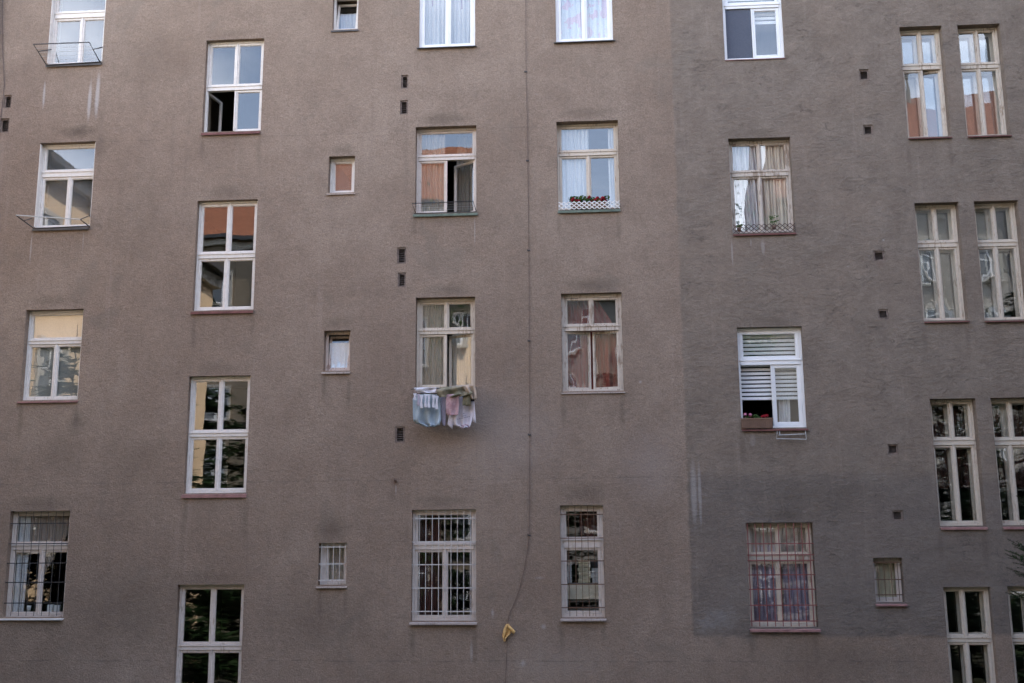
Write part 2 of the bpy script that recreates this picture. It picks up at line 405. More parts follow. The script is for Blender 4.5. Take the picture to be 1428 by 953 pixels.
VENTS = [(559.5, 104.9, 569.6, 123.7), (557.8, 140.2, 568.9, 159.7), (553.8, 345.2, 566.2, 368), (554.5, 380.5, 566, 400.7), (551, 595, 564.5, 618),
         (5.6, 133, 16, 151), (0.6, 165.8, 12.6, 185),
         (1198.3, 97.3, 1211.8, 111.4), (1204, 174.5, 1217.8, 188), (1218.5, 350, 1233.6, 364), (1224.5, 431.4, 1239.3, 445), (1238, 619.8, 1252.7, 634), (1244.4, 712, 1259.5, 726.7)]

building = empty('apartment_building', (0, 0, 0), 'long grey roughcast courtyard facade with four rows of white framed windows', 'building')

# ------------------------------------------------------------------ facade wall with real openings
def build_facade():
    holes = []
    for k, r in W.items():
        holes.append((*U(*r), WALLT))
    for (a, b, c, d) in VENTS:
        x0, z1 = P((a + a) / 2, b); x1, z0 = P(c, d)
        xl = (P(a, b)[0] + P(a, d)[0]) / 2; xr = (P(c, b)[0] + P(c, d)[0]) / 2
        holes.append((xl, xr, z0, z1, 0.12))
    XL, XR, ZB, ZT = -17.0, 17.0, 0.0, 23.0
    xs = {XL, XR}; zs = {ZB, ZT}
    for h in holes: xs |= {round(h[0], 4), round(h[1], 4)}; zs |= {round(h[2], 4), round(h[3], 4)}
    def fill(s, step):
        out = sorted(s); res = []
        for a, b in zip(out, out[1:]):
            n = max(1, int((b - a) / step))
            res += [a + (b - a) * i / n for i in range(n)]
        return res + [out[-1]]
    xs = fill(xs, 0.22); zs = fill(zs, 0.22)
    # merge nearly equal grid lines is not needed: cells may be thin
    def inside(x, z):
        for h in holes:
            if h[0] - 1e-4 < x < h[1] + 1e-4 and h[2] - 1e-4 < z < h[3] + 1e-4: return h
        return None
    nx, nz = len(xs), len(zs)
    v = []; f = []
    onedge = set()
    cell = [[inside((xs[i] + xs[i + 1]) / 2, (zs[j] + zs[j + 1]) / 2) for j in range(nz - 1)] for i in range(nx - 1)]
    idx = lambda i, j: i * nz + j
    for i in range(nx):
        for j in range(nz):
            x, z = xs[i], zs[j]
            q = Vector((x * 0.7, 3.1, z * 0.7))
            y = noise.noise(q) * 0.010 + noise.noise(q * 3.7) * 0.004
            hs = {cell[a][b] is not None for a in (i - 1, i) for b in (j - 1, j) if 0 <= a < nx - 1 and 0 <= b < nz - 1}
            if len(hs) == 2:
                q2 = Vector((x * 5, 7.7, z * 5))
                x += noise.noise(q2) * 0.006; z += noise.noise(q2 + Vector((9, 9, 9))) * 0.006
            v.append((x, y, z))
    back = {}
    def bk(i, j, d):
        key = (i, j, d)
        if key not in back:
            a = v[idx(i, j)]
            back[key] = len(v); v.append((a[0], d, a[2]))
        return back[key]
    for i in range(nx - 1):
        for j in range(nz - 1):
            h = cell[i][j]
            if h is None:
                f.append((idx(i, j), idx(i + 1, j), idx(i + 1, j + 1), idx(i, j + 1)))
            else:
                d = h[4]
                if i == 0 or cell[i - 1][j] is None: f.append((idx(i, j), idx(i, j + 1), bk(i, j + 1, d), bk(i, j, d)))
                if i == nx - 2 or cell[i + 1][j] is None: f.append((idx(i + 1, j), bk(i + 1, j, d), bk(i + 1, j + 1, d), idx(i + 1, j + 1)))
                if j == 0 or cell[i][j - 1] is None: f.append((idx(i, j), bk(i, j, d), bk(i + 1, j, d), idx(i + 1, j)))
                if j == nz - 2 or cell[i][j + 1] is None: f.append((idx(i, j + 1), idx(i + 1, j + 1), bk(i + 1, j + 1, d), bk(i, j + 1, d)))
                if d < 0.2:
                    f.append((bk(i, j, d), bk(i + 1, j, d), bk(i + 1, j + 1, d), bk(i, j + 1, d)))
    m = MB(); m.v = v; m.f = f
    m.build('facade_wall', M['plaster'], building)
    return holes
HOLES = build_facade()

# the body of the house behind the facade: cross walls, floors, rear wall, roof
def build_body():
    cuts = [-17.0, -8.9, -5.75, -3.85, -1.45, 1.7, 4.6, 5.95, 17.0]
    for x in cuts:
        xx = min(max(x, -16.9), 16.9)
        MB().box(xx - 0.07, xx + 0.07, 0.45, 6.0, 0.0, 22.9).build('partition_wall', M['room'], building)
    MB().box(-17, 17, 6.0, 6.3, 0, 22.9).build('rear_wall', M['room'], building)
    cols = 'ABCDEFGHI'
    for ci, key in enumerate(['A', 'B', 'C', 'D', 'E', 'F', 'G', 'HI']):
        a, b = cuts[ci] + 0.08, cuts[ci + 1] - 0.08
        a = max(a, -16.82); b = min(b, 16.82)
        zz = [U(*W[k])[2] for k in W if k[0] == key[0]]
        if key == 'G': zz = [U(*W[k])[2] for k in W if k[0] == 'F']
        for z in zz:
            dz = 0.45 if key in ('B', 'HI') else (0.85 if key not in ('C', 'G') else 1.3)
            MB().box(a, b, 0.46, 5.98, z - dz - 0.2, z - dz).build('floor_slab', M['room'], building)
    MB().box(a - 30, 16.8, 0.46, 5.98, 19.4, 19.6)
    # wall backing so that no daylight leaks round the openings
    MB().box(-17, 17, 0.0, 6.3, 22.95, 23.1).build('attic_floor', M['room'], building)
    k = simple('red_roof_tiles', (0.30, 0.09, 0.05), 0.8, 0.3, 3)
    M['tile'] = k
    MB().prism([(-0.45, 23.12), (3.15, 26.4), (6.75, 23.12)], -17.3, 17.3).build('roof', k, building)
    MB().box(-17.2, 17.2, -0.32, -0.01, 22.75, 23.05).build('cornice', M['sill_stone'], building)
    MB().box(-17.02, -16.98, 0.0, 6.3, 0, 22.9).build('end_wall', M['plaster'], building)
    MB().box(16.98, 17.02, 0.0, 6.3, 0, 22.9).build('end_wall', M['plaster'], building)
build_body()

# ------------------------------------------------------------------ window parts
def sash(win, x0, x1, z0, z1, y, w, mat, gmat, hinge=None, angle=0.0, tilt=0.0, ptilt=(0, 0), th=0.045, name='sash', wb=None):
    """a glazed leaf; hinge 'L'/'R' opens inward about a stile, tilt leans the top inward"""
    wb = wb or w
    hx = x1 if hinge == 'R' else x0
    m = MB()
    a, b = x0 - hx, x1 - hx
    m.box(a, a + w, 0, th, 0, z1 - z0); m.box(b - w, b, 0, th, 0, z1 - z0)
    m.box(a + w, b - w, 0, th, 0, wb); m.box(a + w, b - w, 0, th, z1 - z0 - w, z1 - z0)
    # glazing bead, a step back from the face
    e = 0.010
    m.box(a + w, a + w + e, 0.012, th, wb, z1 - z0 - w); m.box(b - w - e, b - w, 0.012, th, wb, z1 - z0 - w)
    m.box(a + w + e, b - w - e, 0.012, th, wb, wb + e); m.box(a + w + e, b - w - e, 0.012, th, z1 - z0 - w - e, z1 - z0 - w)
    rot = (-tilt, 0, (angle if hinge == 'L' else -angle))
    s = m.build(name, mat, win, bevel=0.003, loc=(hx, y, z0), rot=rot)
    g = MB()
    cx, cz = (a + b) / 2, (z1 - z0) / 2
    hw, hh = (b - a) / 2 - w - 0.004, (z1 - z0) / 2 - w - 0.004
    tx, tz = ptilt
    def pt(u, v2): return (cx + u * hw, 0.024 + v2 * hh * tx + u * hw * tz, (wb + z1 - z0 - w) / 2 + v2 * ((z1 - z0 - w - wb) / 2 - 0.003))
    g.quad(pt(-1, -1), pt(1, -1), pt(1, 1), pt(-1, 1))
    g.build('pane', gmat, win, loc=(hx, y, z0), rot=rot)
    return s

def frame(key, mat, fb, d=0.07, transom=None, mull_lo=None, mull_up=None, bottom=None, label=None, lining=False):
    """fixed frame = the window object itself; transom (z0, z1), mullions (x0, x1)"""
    x0, x1, z0, z1 = U(*W[key]); y = REVX.get(key, REV[key[0]])
    m = MB(); fbb = bottom or fb
    m.box(x0, x0 + fb, y, y + d, z0, z1); m.box(x1 - fb, x1, y, y + d, z0, z1)
    m.box(x0 + fb, x1 - fb, y, y + d, z0, z0 + fbb); m.box(x0 + fb, x1 - fb, y, y + d, z1 - fb, z1)
    if transom:
        m.box(x0 + fb, x1 - fb, y - 0.012, y + d, transom[0], transom[1])
        m.box(x0 + fb * .6, x1 - fb * .6, y - 0.026, y - 0.0125, transom[1] - 0.02, transom[1] + 0.004)
    top = transom[0] if transom else z1 - fb
    if mull_lo: m.box(mull_lo[0], mull_lo[1], y - 0.004, y + d, z0 + fbb, top)
    if mull_up: m.box(mull_up[0], mull_up[1], y - 0.004, y + d, transom[1], z1 - fb)
    if lining:
        m.box(x0 + 0.001, x0 + 0.012, 0.004, y - 0.002, z0 + 0.02, z1 - 0.02)
        m.box(x1 - 0.012, x1 - 0.001, 0.004, y - 0.002, z0 + 0.02, z1 - 0.02)
    w = m.build('window', mat, building, bevel=0.003)
    if label: w['label'] = label
    return w, (x0, x1, z0, z1, y)

def sill(win, key, mat, out=0.045, side=0.02, drop=0.05, slope=0.035, th=0.012):
    x0, x1, z0, z1 = U(*W[key]); y = REVX.get(key, REV[key[0]])
    zb = z0 + 0.004
    m = MB()
    m.prism([(-out, zb - slope), (y + 0.03, zb), (y + 0.03, zb - th), (-out + 0.012, zb - slope - th), (-out + 0.012, zb - slope - drop), (-out, zb - slope - drop)], x0 - side, x1 + side)
    return m.build('sill', mat, win, bevel=0.002)

def tz(key, px, top, bot):
    d = REVX.get(key, REV[key[0]]) - 0.012
    return P(px, bot, d)[1], P(px, top, d)[1]
def mx(key, px, py, w):
    c = P(px, py, REVX.get(key, REV[key[0]]))[0]
    return c - w / 2, c + w / 2

GF, GO, GW = M['g_flat'], M['g_old'], M['g_wavy']
rnd = random.Random(5)
def jt(a=0.35): return (R(rnd.uniform(-a, a)), R(rnd.uniform(-a, a)))

def casement(key, mat, label, transom, mlo=None, mup=None, fb=0.04, sw=0.042, g=GO, sillmat='sill_red', strip=0.03,
             lo_l=None, lo_r=None, tilts=None, lining=False, bottom=None, sillkw=None, skip=(), inner=False):
    """two-light timber window: transom, upper lights and lower casements.
    lo_l / lo_r: keyword dicts for opened lower leaves; tilts: pane tilts ul, ur, ll, lr in degrees"""
    t = tz(key, *transom)
    ml = mx(key, *mlo, strip) if mlo else None
    mu = mx(key, *mup, strip) if mup else None
    win, (x0, x1, z0, z1, y) = frame(key, mat, fb, transom=t, mull_lo=None if (lo_l or lo_r) else ml, mull_up=mu, label=label, lining=lining, bottom=bottom)
    T = {k: (R(v[0]), R(v[1])) for k, v in (tilts or {}).items()}
    fbb = bottom or fb
    G = lambda q: (q if not isinstance(g, dict) else q)
    def gm(part): return g.get(part, GO) if isinstance(g, dict) else g
    ys = y + 0.012
    g_ = 0.003
    if mu:
        c = (mu[0] + mu[1]) / 2
        sash(win, x0 + fb + g_, c - g_, t[1] + g_, z1 - fb - g_, ys, sw, mat, gm('ul'), ptilt=T.get('ul', jt()))
        sash(win, c + g_, x1 - fb - g_, t[1] + g_, z1 - fb - g_, ys, sw, mat, gm('ur'), ptilt=T.get('ur', jt()))
    else:
        sash(win, x0 + fb + g_, x1 - fb - g_, t[1] + g_, z1 - fb - g_, ys, sw, mat, gm('ul'), ptilt=T.get('ul', jt()))
    if ml:
        c = (ml[0] + ml[1]) / 2
        if 'l' not in skip:
            sash(win, x0 + fb + g_, c - g_, z0 + fbb + g_, t[0] - g_, ys, sw, mat, gm('ll'), ptilt=T.get('ll', jt()), **(lo_l or {}))
        if 'r' not in skip:
            sash(win, c + g_, x1 - fb - g_, z0 + fbb + g_, t[0] - g_, ys, sw, mat, gm('lr'), ptilt=T.get('lr', jt()), **(lo_r or {}))
        if (lo_l or lo_r) and not (lo_l and lo_r):
            # closed leaf carries the cover strip
            MB().box(c - strip * .5, c + strip * .5, y - 0.002, ys, z0 + fbb + .01, t[0] - .01).build('cover_strip', mat, win, bevel=0.002)
    else:
        sash(win, x0 + fb + g_, x1 - fb - g_, z0 + fbb + g_, t[0] - g_, ys, sw, mat, gm('ll'), ptilt=T.get('ll', jt()))
    if inner:
        yi = y + 0.16
        c = (ml[0] + ml[1]) / 2 if ml else None
        for (a, b) in ((x0 + fb, c - .002), (c + .002, x1 - fb)):
            for (q, w_) in ((z0 + fbb, t[0] - .002), (t[1] + .002, z1 - fb)):
                sash(win, a, b, q, w_, yi, 0.05, mat, GO, name='inner_sash', ptilt=jt(0.5))
    if sillmat: sill(win, key, M[sillmat], **(sillkw or {}))
    return win, (x0, x1, z0, z1, y, t)

def grille(win, key, mat, xs, zs, r=0.006, y=0.03, over=0.03, zr=None):
    x0, x1, z0, z1 = U(*W[key])
    m = MB()
    zlo, zhi = zr or (z0 + 0.02, z1 - 0.01)
    for x in xs: m.tube([(x, y, zlo), (x, y, zhi)], r, 6)
    for z in zs: m.box(x0 - over, x1 + over, y + r * .6, y + r * .6 + 0.006, z - 0.009, z + 0.009)
    return m.build('grille', mat, win)

# ---------------- column A: left, wire racks
PA = M['white_clean']
wA1, gA1 = casement('A1', PA, 'white window with single upper pane above a tilted wire drying frame', (113, 17.3, 24.7), mlo=(114, 42), sillmat='sill_dark', fb=0.035, lining=True,
                    tilts=dict(ul=(0, 0), ll=(0.3, 0.2), lr=(0, -.2)), sillkw=dict(side=0.0), g=GF)
wA2, gA2 = casement('A2', PA, 'white window with net curtain reflecting a peach facade', (92, 239.2, 246.6), mlo=(95.2, 278), sillmat='sill_dark', fb=0.03, lining=True,
                    tilts=dict(ul=(1.2, 0.0), ll=(-.8, 1.2), lr=(-.7, .4)), sillkw=dict(side=0.0))
wA3, gA3 = casement('A3', PA, 'white window with beige blind in its wide upper pane', (75, 474.2, 480.1), mlo=(76.1, 517), sillmat='sill_redpale', fb=0.035, sillkw=dict(drop=.03), g=GW)
wA4, gA4 = casement('A4', M['white_old'], 'white window behind a thin dark wire grille at ground floor', (55, 759.6, 766.8), mlo=(56.5, 797), sillmat='sill_white', fb=0.035, sillkw=dict(out=0.07, drop=.02))
x0, x1, z0, z1 = U(*W['A4'])
grille(wA4, 'A4', M['steel'], [x0 + (x1 - x0) * q for q in (.13, .255, .38, .505, .63, .755, .88)],
       [P(50, 705 + q / 5.956)[1] for q in (150, 318, 480, 640, 812)], r=0.005)

# ---------------- column B: stair windows, four lights
wB1, gB1 = casement('B1', M['white_clean'], 'stairwell window with its lower left casement swung open', (328, 119.8, 125.8), mlo=(327.3, 153), mup=(330, 92), sillmat='sill_red',
                    lo_l=dict(hinge='L', angle=R(79)), tilts=dict(ul=(.2, 0), ur=(0, .1), lr=(.1, 0)), sillkw=dict(side=0.0), g=GF)
wB2, gB2 = casement('B2', M['white_clean'], 'stairwell window reflecting red roof tiles and a beige facade', (317, 353.5, 360), mlo=(314.7, 395), mup=(319, 323), sillmat='sill_red',
                    tilts=dict(ul=(0, .2), ur=(.1, -.1), ll=(0, 0), lr=(0, 0.1)), sillkw=dict(side=0.01))
wB3, gB3 = casement('B3', M['white_clean'], 'stairwell window reflecting dark tree boughs with a pale red sill', (304, 603, 609.2), mlo=(304, 645), mup=(307.6, 565), sillmat='sill_redpale',
                    tilts=dict(ul=(0, .1), ur=(0, 0), ll=(.1, 0), lr=(0, 0.1)), sillkw=dict(drop=.06))
wB4, gB4 = casement('B4', M['white_old'], 'lowest stairwell window, dark panes, cut by the bottom edge', (292, 899.8, 906.9), mlo=(294, 929), mup=(296, 858), sillmat='sill_red')

# ---------------- column C: small single windows
def small(key, mat, label, fb, sw, g, sillmat, tilt=0.0, pt=None, hinge=None, angle=0.0, fl=None, sillkw=None):
    win, (x0, x1, z0, z1, y) = frame(key, mat, fb, label=label)
    xl = x0 + (fl or fb) + .003
    if fl: MB().box(x0 + fb, x0 + fl, y + .004, y + .06, z0 + fb, z1 - fb).build('frame_post', mat, win, bevel=.003)
    sash(win, xl, x1 - fb - .003, z0 + fb + .003, z1 - fb - .003, y + 0.02, sw, mat, g, tilt=tilt, ptilt=pt or (0, 0), hinge=hinge, angle=angle)
    sill(win, key, M[sillmat], **(sillkw or {}))
    return win, (x0, x1, z0, z1, y)
wC1, gC1 = small('C1', M['white_clean'], 'small white window tilted open at the top edge', 0.045, 0.03, GF, 'sill_dark', tilt=R(13), sillkw=dict(out=.03, drop=.03))
wC2, gC2 = small('C2', M['white_clean'], 'small closed white window reflecting a tiled roof', 0.05, 0.035, GO, 'sill_stone', pt=(R(-.3), 0), sillkw=dict(out=.03, drop=.02))
wC3, gC3 = small('C3', M['wood_brown'], 'small brownish window tilted open with white half curtain', 0.05, 0.03, GF, 'sill_stone', tilt=R(9), sillkw=dict(out=.05, drop=.035))
wC4, gC4 = small('C4', M['white_old'], 'small barred white window with three upright bars', 0.05, 0.03, GO, 'sill_stone', fl=0.11, sillkw=dict(out=.06, drop=.02))
x0, x1, z0, z1 = U(*W['C4'])
grille(wC4, 'C4', M['bar_white'], [x0 + (x1 - x0) * q for q in (.1, .3, .52, .74, .94)], [P(463, 745 + q / 11.91)[1] for q in (215, 497, 770)], r=0.006, over=0.0)

# ---------------- column D
def plastic(key, label, transom, mlo, fb=0.055, sw=0.05, sillmat='sill_dark', skip=(), g=GF, mat=None, tilts=None, **kw):
    return casement(key, mat or M['pvc'], label, transom, mlo=mlo, fb=fb, sw=sw, g=g, sillmat=sillmat, strip=0.02, skip=skip, tilts=tilts, **kw)
xa, xb_, za, zb_ = U(*W['D1'])
tD1 = (625, -27, -20)
wD1, gD1 = plastic('D1', 'clean white window with folded valance and net curtain', tD1, (625, 34), fb=0.05, sw=0.045, sillkw=dict(out=.06, side=.03, drop=.015, slope=.02), tilts=dict(ll=(.2, 0), lr=(.1, 0)))
wD2, gD2 = casement('D2', M['white_old'], 'window with lower right casement ajar above a green sill', (622, 217.6, 223.5), mlo=(622.5, 253), sillmat='sill_green', fb=0.045, sw=0.035,
                    lo_r=dict(hinge='R', angle=R(36)), tilts=dict(ul=(0.1, .1), ll=(-1.1, .2), lr=(0, 0)), sillkw=dict(side=.03))
wD3, gD3 = casement('D3', M['cream_old'], 'cream window with lower right leaf slightly open above the laundry', (622, 460, 466), mlo=(621.8, 500), mup=(622.7, 440), sillmat='sill_stone', fb=0.055, sw=0.038,
                    lo_r=dict(hinge='R', angle=R(20)), g=dict(ul=GO, ur=GW, ll=GO, lr=GW))
wD4, gD4 = casement('D4', M['white_old'], 'wide dark window behind white bars with a cornice sill', (620, 759, 766.5), mlo=(620.6, 803), sillmat='sill_stone', fb=0.045, sw=0.04, sillkw=dict(out=.08, drop=.03))
x0, x1, z0, z1 = U(*W['D4'])
grille(wD4, 'D4', M['bar_white'], [P(560 + q / 5.606, 790, .03)[0] for q in (138, 188, 238, 289, 337, 386, 436, 486, 537)],
       [P(620, 705 + q / 5.606, .03)[1] for q in (102, 285, 463, 646, 829)], r=0.0065, over=0.02)

# ---------------- column E
wE1, gE1 = plastic('E1', 'clean white window with pink and blue floral net curtain', (815, -30, -23), (815, 34), fb=0.05, sw=0.045, sillkw=dict(out=.06, side=.04, drop=.015, slope=.02), tilts=dict(ll=(.2, 0), lr=(.1, 0)))
wE2, gE2 = casement('E2', M['cream_old'], 'window with red geraniums behind a white lattice guard', (820, 211, 217), mlo=(821, 248), sillmat='sill_green', fb=0.04, sw=0.035,
                    tilts=dict(ul=(.3, 0), ll=(.25, .1), lr=(.4, 0)), g=GF, sillkw=dict(side=.0))
wE3, gE3 = casement('E3', M['cream_worn'], 'weathered cream window with red curtains and both lower leaves ajar', (822, 454.3, 461.4), mlo=(825.4, 500), mup=(824.5, 435), sillmat='sill_stone', fb=0.065, sw=0.036,
                    lo_l=dict(hinge='L', angle=R(14)), lo_r=dict(hinge='R', angle=R(14)), g=dict(ul=GW, ur=GO, ll=GW, lr=GW), sillkw=dict(out=.03, drop=.02), bottom=.05)
wE4, gE4 = casement('E4', M['white_old'], 'narrow barred window with a beige box behind the glass', (811, 752.6, 764.2), sillmat='sill_stone', fb=0.06, sw=0.035, sillkw=dict(out=.07, drop=.03))
x0, x1, z0, z1 = U(*W['E4'])
grille(wE4, 'E4', M['bar_rust'], [P(760 + q / 5.606, 785, .03)[0] for q in (188, 241, 290, 340, 389)],
       [P(812, 700 + q / 5.606, .03)[1] for q in (99, 284, 463, 646, 828)], r=0.0055, over=0.03)

# ---------------- column F
wF1, gF1 = plastic('F1', 'new white window with grey insect screen on its left half', (1049, 6.5, 11.5), (1049, 40), skip=('l',), sillmat='sill_redpale', sillkw=dict(out=.02, side=.0, drop=.015, slope=.015), fb=.06, tilts=dict(lr=(.3, .3), ul=(0, 0)))
x0, x1, z0, z1, y, t = gF1
MB().box(x0 + .06, (x0 + x1) / 2 - .03, y + .02, y + .03, z0 + .06, t[0] - .004).build('insect_screen', M['screen'], wF1)
wF2, gF2 = casement('F2', M['cream_worn'], 'cream window with drawn grey curtains behind a brown lattice guard', (1060, 239, 245.9), mlo=(1060.5, 275), mup=(1058.6, 218), sillmat='sill_red', fb=0.05, sw=0.03,
                    tilts=dict(ul=(.6, .3), ur=(-.9, -.4)), sillkw=dict(side=.0, drop=.03))
wF3, gF3 = plastic('F3', 'new white window with striped blind and one leaf open', (1072, 501.7, 508.9), (1076.5, 530), skip=('l',), sillmat='sill_red', fb=.05, sw=.055, sillkw=dict(side=.0, drop=.03))
wF4, gF4 = casement('F4', M['cream_old'], 'cream window behind dark red bars with blue grey net curtains', (1085, 773.7, 783), mlo=(1087, 825), mup=(1085, 750), sillmat='sill_redpale', fb=0.05, sw=0.036, sillkw=dict(out=.07, drop=.04))
x0, x1, z0, z1 = U(*W['F4'])
grille(wF4, 'F4', M['bar_red'], [P(1020 + q / 5.956, 720 + 480 / 5.956, .02)[0] for q in (150, 215, 280, 345, 408, 473, 538, 602, 662)],
       [P(1088, 720 + q / 5.956, .02)[1] for q in (228, 322, 368, 488, 608, 740, 872)], r=0.0085, y=0.015, over=0.03)

# ---------------- small window G
wG4, gG4 = small('G4', M['white_old'], 'small window with straw coloured curtain behind brown bars', 0.045, 0.025, GO, 'sill_redpale', sillkw=dict(out=.06, drop=.03))
x0, x1, z0, z1 = U(*W['G4'])
grille(wG4, 'G4', M['bar_rust'], [x0 + (x1 - x0) * q for q in (.16, .38, .62, .85)], [P(1238, 765 + q / 11.91)[1] for q in (235, 520, 775)], r=0.006, over=0.0, y=.06)

# ---------------- columns H and I: narrow paired windows
HI = {
 'H1': ('narrow cream window with lower right leaf ajar showing sky', (1285, 90.7, 97.4), (1288, 137), (1283.5, 69), dict(lo_r=dict(hinge='R', angle=R(13), tilt=R(0.8)))),
 'I1': ('top right narrow cream window with all four lights closed', (1366, 89.2, 95.5), (1369, 137), (1363.5, 69), {}),
 'H2': ('narrow cream window reflecting a beige facade, left of its pair', (1309, 337.8, 344.9), (1311, 395), (1304.5, 314), {}),
 'I2': ('narrow cream window with bright wavy reflections near right edge', (1391, 337, 343.6), (1393, 395), (1387, 314), {}),
 'H3': ('narrow cream window with dark maroon panes, left of its pair', (1330, 613, 620.8), (1334, 675), (1327, 587), {}),
 'I3': ('narrow cream window with maroon panes beside the spruce tip', (1413, 613, 620.8), (1414, 675), (1410, 587), {}),
 'H4': ('narrow window with black panes, lowest in the right pair', (1349, 888.7, 896), (1350, 920), (1344, 850), {}),
 'I4': ('narrow black window behind the spruce at the lower right corner', (1440, 888.5, 895.5), (1442, 920), (1436, 850), {}),
}
for key, (lab, tr, lo, up, kw) in HI.items():
    gl = dict(ul=GO, ur=GO, ll=GO, lr=GO)
    if key in ('H2', 'I2', 'H3', 'I3'): gl = dict(ul=GW, ur=GW, ll=GW, lr=GW)
    if key in ('H1',): gl['lr'] = GF
    casement(key, M['cream_old'], lab, tr, mlo=lo, mup=up, fb=0.035, sw=0.036, strip=0.045, sillmat='sill_redpale' if key[1] in '3' else 'sill_red',
             sillkw=dict(side=.0, drop=.04 if key[1] == '3' else .02, out=.05), inner=True, g=gl, **kw)

# ------------------------------------------------------------------ lattice guards
def lattice(win, key, px0, px1, pyt, pyb, mat, n, y=-0.05, r=0.008):
    a, zt = P(px0, pyt, y); b, zb = P(px1, pyb, y)
    zt = P((px0 + px1) / 2, pyt, y)[1]
    m = MB(); s = (b - a) / n
    k = 0
    for i in range(-1, n + 1):
        for dirn in (1, -1):
            xa, xb = a + i * s, a + (i + 2) * s
            za, zb2 = (zb, zt) if dirn == 1 else (zt, zb)
            # clip to the guard
            def at(x): return za + (zb2 - za) * (x - xa) / (xb - xa)
            xs0, xs1 = max(xa, a), min(xb, b)
            if xs1 - xs0 < 0.01: continue
            off = 0.006 if dirn == 1 else -0.006
            p0, p1 = Vector((xs0, y + off, at(xs0))), Vector((xs1, y + off, at(xs1)))
            d = (p1 - p0).normalized(); nn = Vector((-d.z, 0, d.x)) * r
            q = Vector((0, 0.005, 0))
            bq = len(m.v)
            m.v += [tuple(c) for c in (p0 - nn - q, p1 - nn - q, p1 + nn - q, p0 + nn - q, p0 - nn + q, p1 - nn + q, p1 + nn + q, p0 + nn + q)]
            m.f += [tuple(bq + i2 for i2 in f) for f in ((0, 1, 2, 3), (7, 6, 5, 4), (0, 4, 5, 1), (1, 5, 6, 2), (2, 6, 7, 3), (3, 7, 4, 0))]
    return m.build('lattice_guard', mat, win)
M['lat_white'] = simple('white_lattice_paint', (0.70, 0.68, 0.66), 0.5, 0.1, 20)
M['lat_brown'] = simple('dark_brown_lattice', (0.07, 0.035, 0.03), 0.6, 0.2, 20)
lattice(wE2, 'E2', 779, 864.5, 281, 290.5, M['lat_white'], 12)
lattice(wF2, 'F2', 1022, 1109.5, 312.5, 323.5, M['lat_brown'], 12, y=-0.045, r=0.005)

# ------------------------------------------------------------------ curtains and blinds (hang in the rooms: things of their own)
def curtain(label, geo, mat, fx0=0.0, fx1=1.0, fz0=0.0, fz1=1.0, pleats=14, amp=0.016, dy=0.092, cat='curtain', shape=None, name='curtain', seed=0):
    x0, x1, z0, z1, y = geo[:5]
    xa, xb = x0 + (x1 - x0) * fx0, x0 + (x1 - x0) * fx1
    za, zb = z0 + (z1 - z0) * fz0, z0 + (z1 - z0) * fz1
    r = random.Random(seed + len(label)); ph = [r.uniform(0, 6.3) for _ in range(4)]
    cx = (xa + xb) / 2
    def fn(u, v):
        x = xa + (xb - xa) * u; z = za + (zb - za) * v
        a = amp * (1.15 - 0.3 * v)
        yy = a * math.sin(u * pleats * 6.283 + ph[0] + 0.7 * math.sin(u * 9 + ph[1])) + a * .6 * math.sin(u * pleats * 2.9 + ph[2] + v * 1.3)
        x += 0.006 * math.sin(v * 5 + u * 30 + ph[3])
        if shape: x, z = shape(u, v, x, z)
        return (x - cx, yy, z - za)
    o = MB().grid(fn, max(24, int(pleats * 8)), 10).build(name, mat, None, smooth=True, loc=(cx, y + dy, za))
    return tag(o, label, cat)

curtain('white net curtain behind the window with the tilted wire frame', gA1, M['sheer_thin'], pleats=16)
curtain('pale net curtain behind the window reflecting the peach facade', gA2, M['sheer_thin'], pleats=18)
curtain('flat beige blind filling the wide upper pane, second floor left', gA3, M['blind_beige'], fz0=.62, pleats=2, amp=0.003, dy=.08, cat='blind', name='window_blind')
curtain('grey green slatted shade behind the lower panes under the beige blind', gA3, M['shade'], fz0=0.0, fz1=.60, pleats=2, amp=.004, dy=.09, cat='blind', name='window_blind')
curtain('straight grey curtain at the left of the thin grille window', gA4, M['curt_grey'], 0.0, 0.25, 0, 1, pleats=4)
def swag(u, v, x, z):
    # gathered towards the upper right: the lower hem rises to the right
    return x, z + (1 - v) * (0.15 + 1.0 * u)
curtain('thin brownish net curtain swept aside above the white boxes', gA4, M['curt_brown'], 0.52, 1.0, 0.3, 1.0, pleats=9, shape=swag)
curtain('dim net curtain across the top light of the grille window', gA4, M['curt_brown'], 0.22, 0.55, 0.68, 1.0, pleats=5)
curtain('white half curtain in the small tilted top window', gC1, M['sheer'], .12, .95, .05, .62, pleats=6, amp=.008, dy=.15)
curtain('faint net curtain in the small roof-reflecting window', gC2, M['sheer_thin'], .1, .95, .05, .95, pleats=7, amp=.01)
curtain('bright white half curtain in the brownish tilted window', gC3, M['blind_white'], .12, .96, .04, .74, pleats=5, amp=.006, dy=.06)
curtain('dusky curtain behind the small three-bar window', gC4, M['curt_brown'], .1, 1, .02, .98, pleats=5, amp=.01)
curtain('pale blue white net curtain in the clean window left of the cable', gD1, M['sheer'], pleats=13, fz1=.72)
curtain('short folded valance above the net curtain, top centre', gD1, M['curt_blue'], 0, 1, .5, .64, pleats=9, dy=.12)
curtain('cream net curtain hanging behind the ajar casement over green sill', gD2, M['sheer_warm'], .62, 1.0, 0, 1, pleats=7, dy=.42)
curtain('warm net curtain at the left of the ajar casement', gD2, M['sheer_warm'], .03, .46, 0, 1, pleats=8)
curtain('beige net curtain filling the window above the laundry', gD3, M['sheer_warm'], .04, .52, 0, 1, pleats=9)
curtain('tan curtain behind the slightly open leaf above the laundry', gD3, M['curt_beige'], .56, .98, 0, .66, pleats=5, dy=.4)
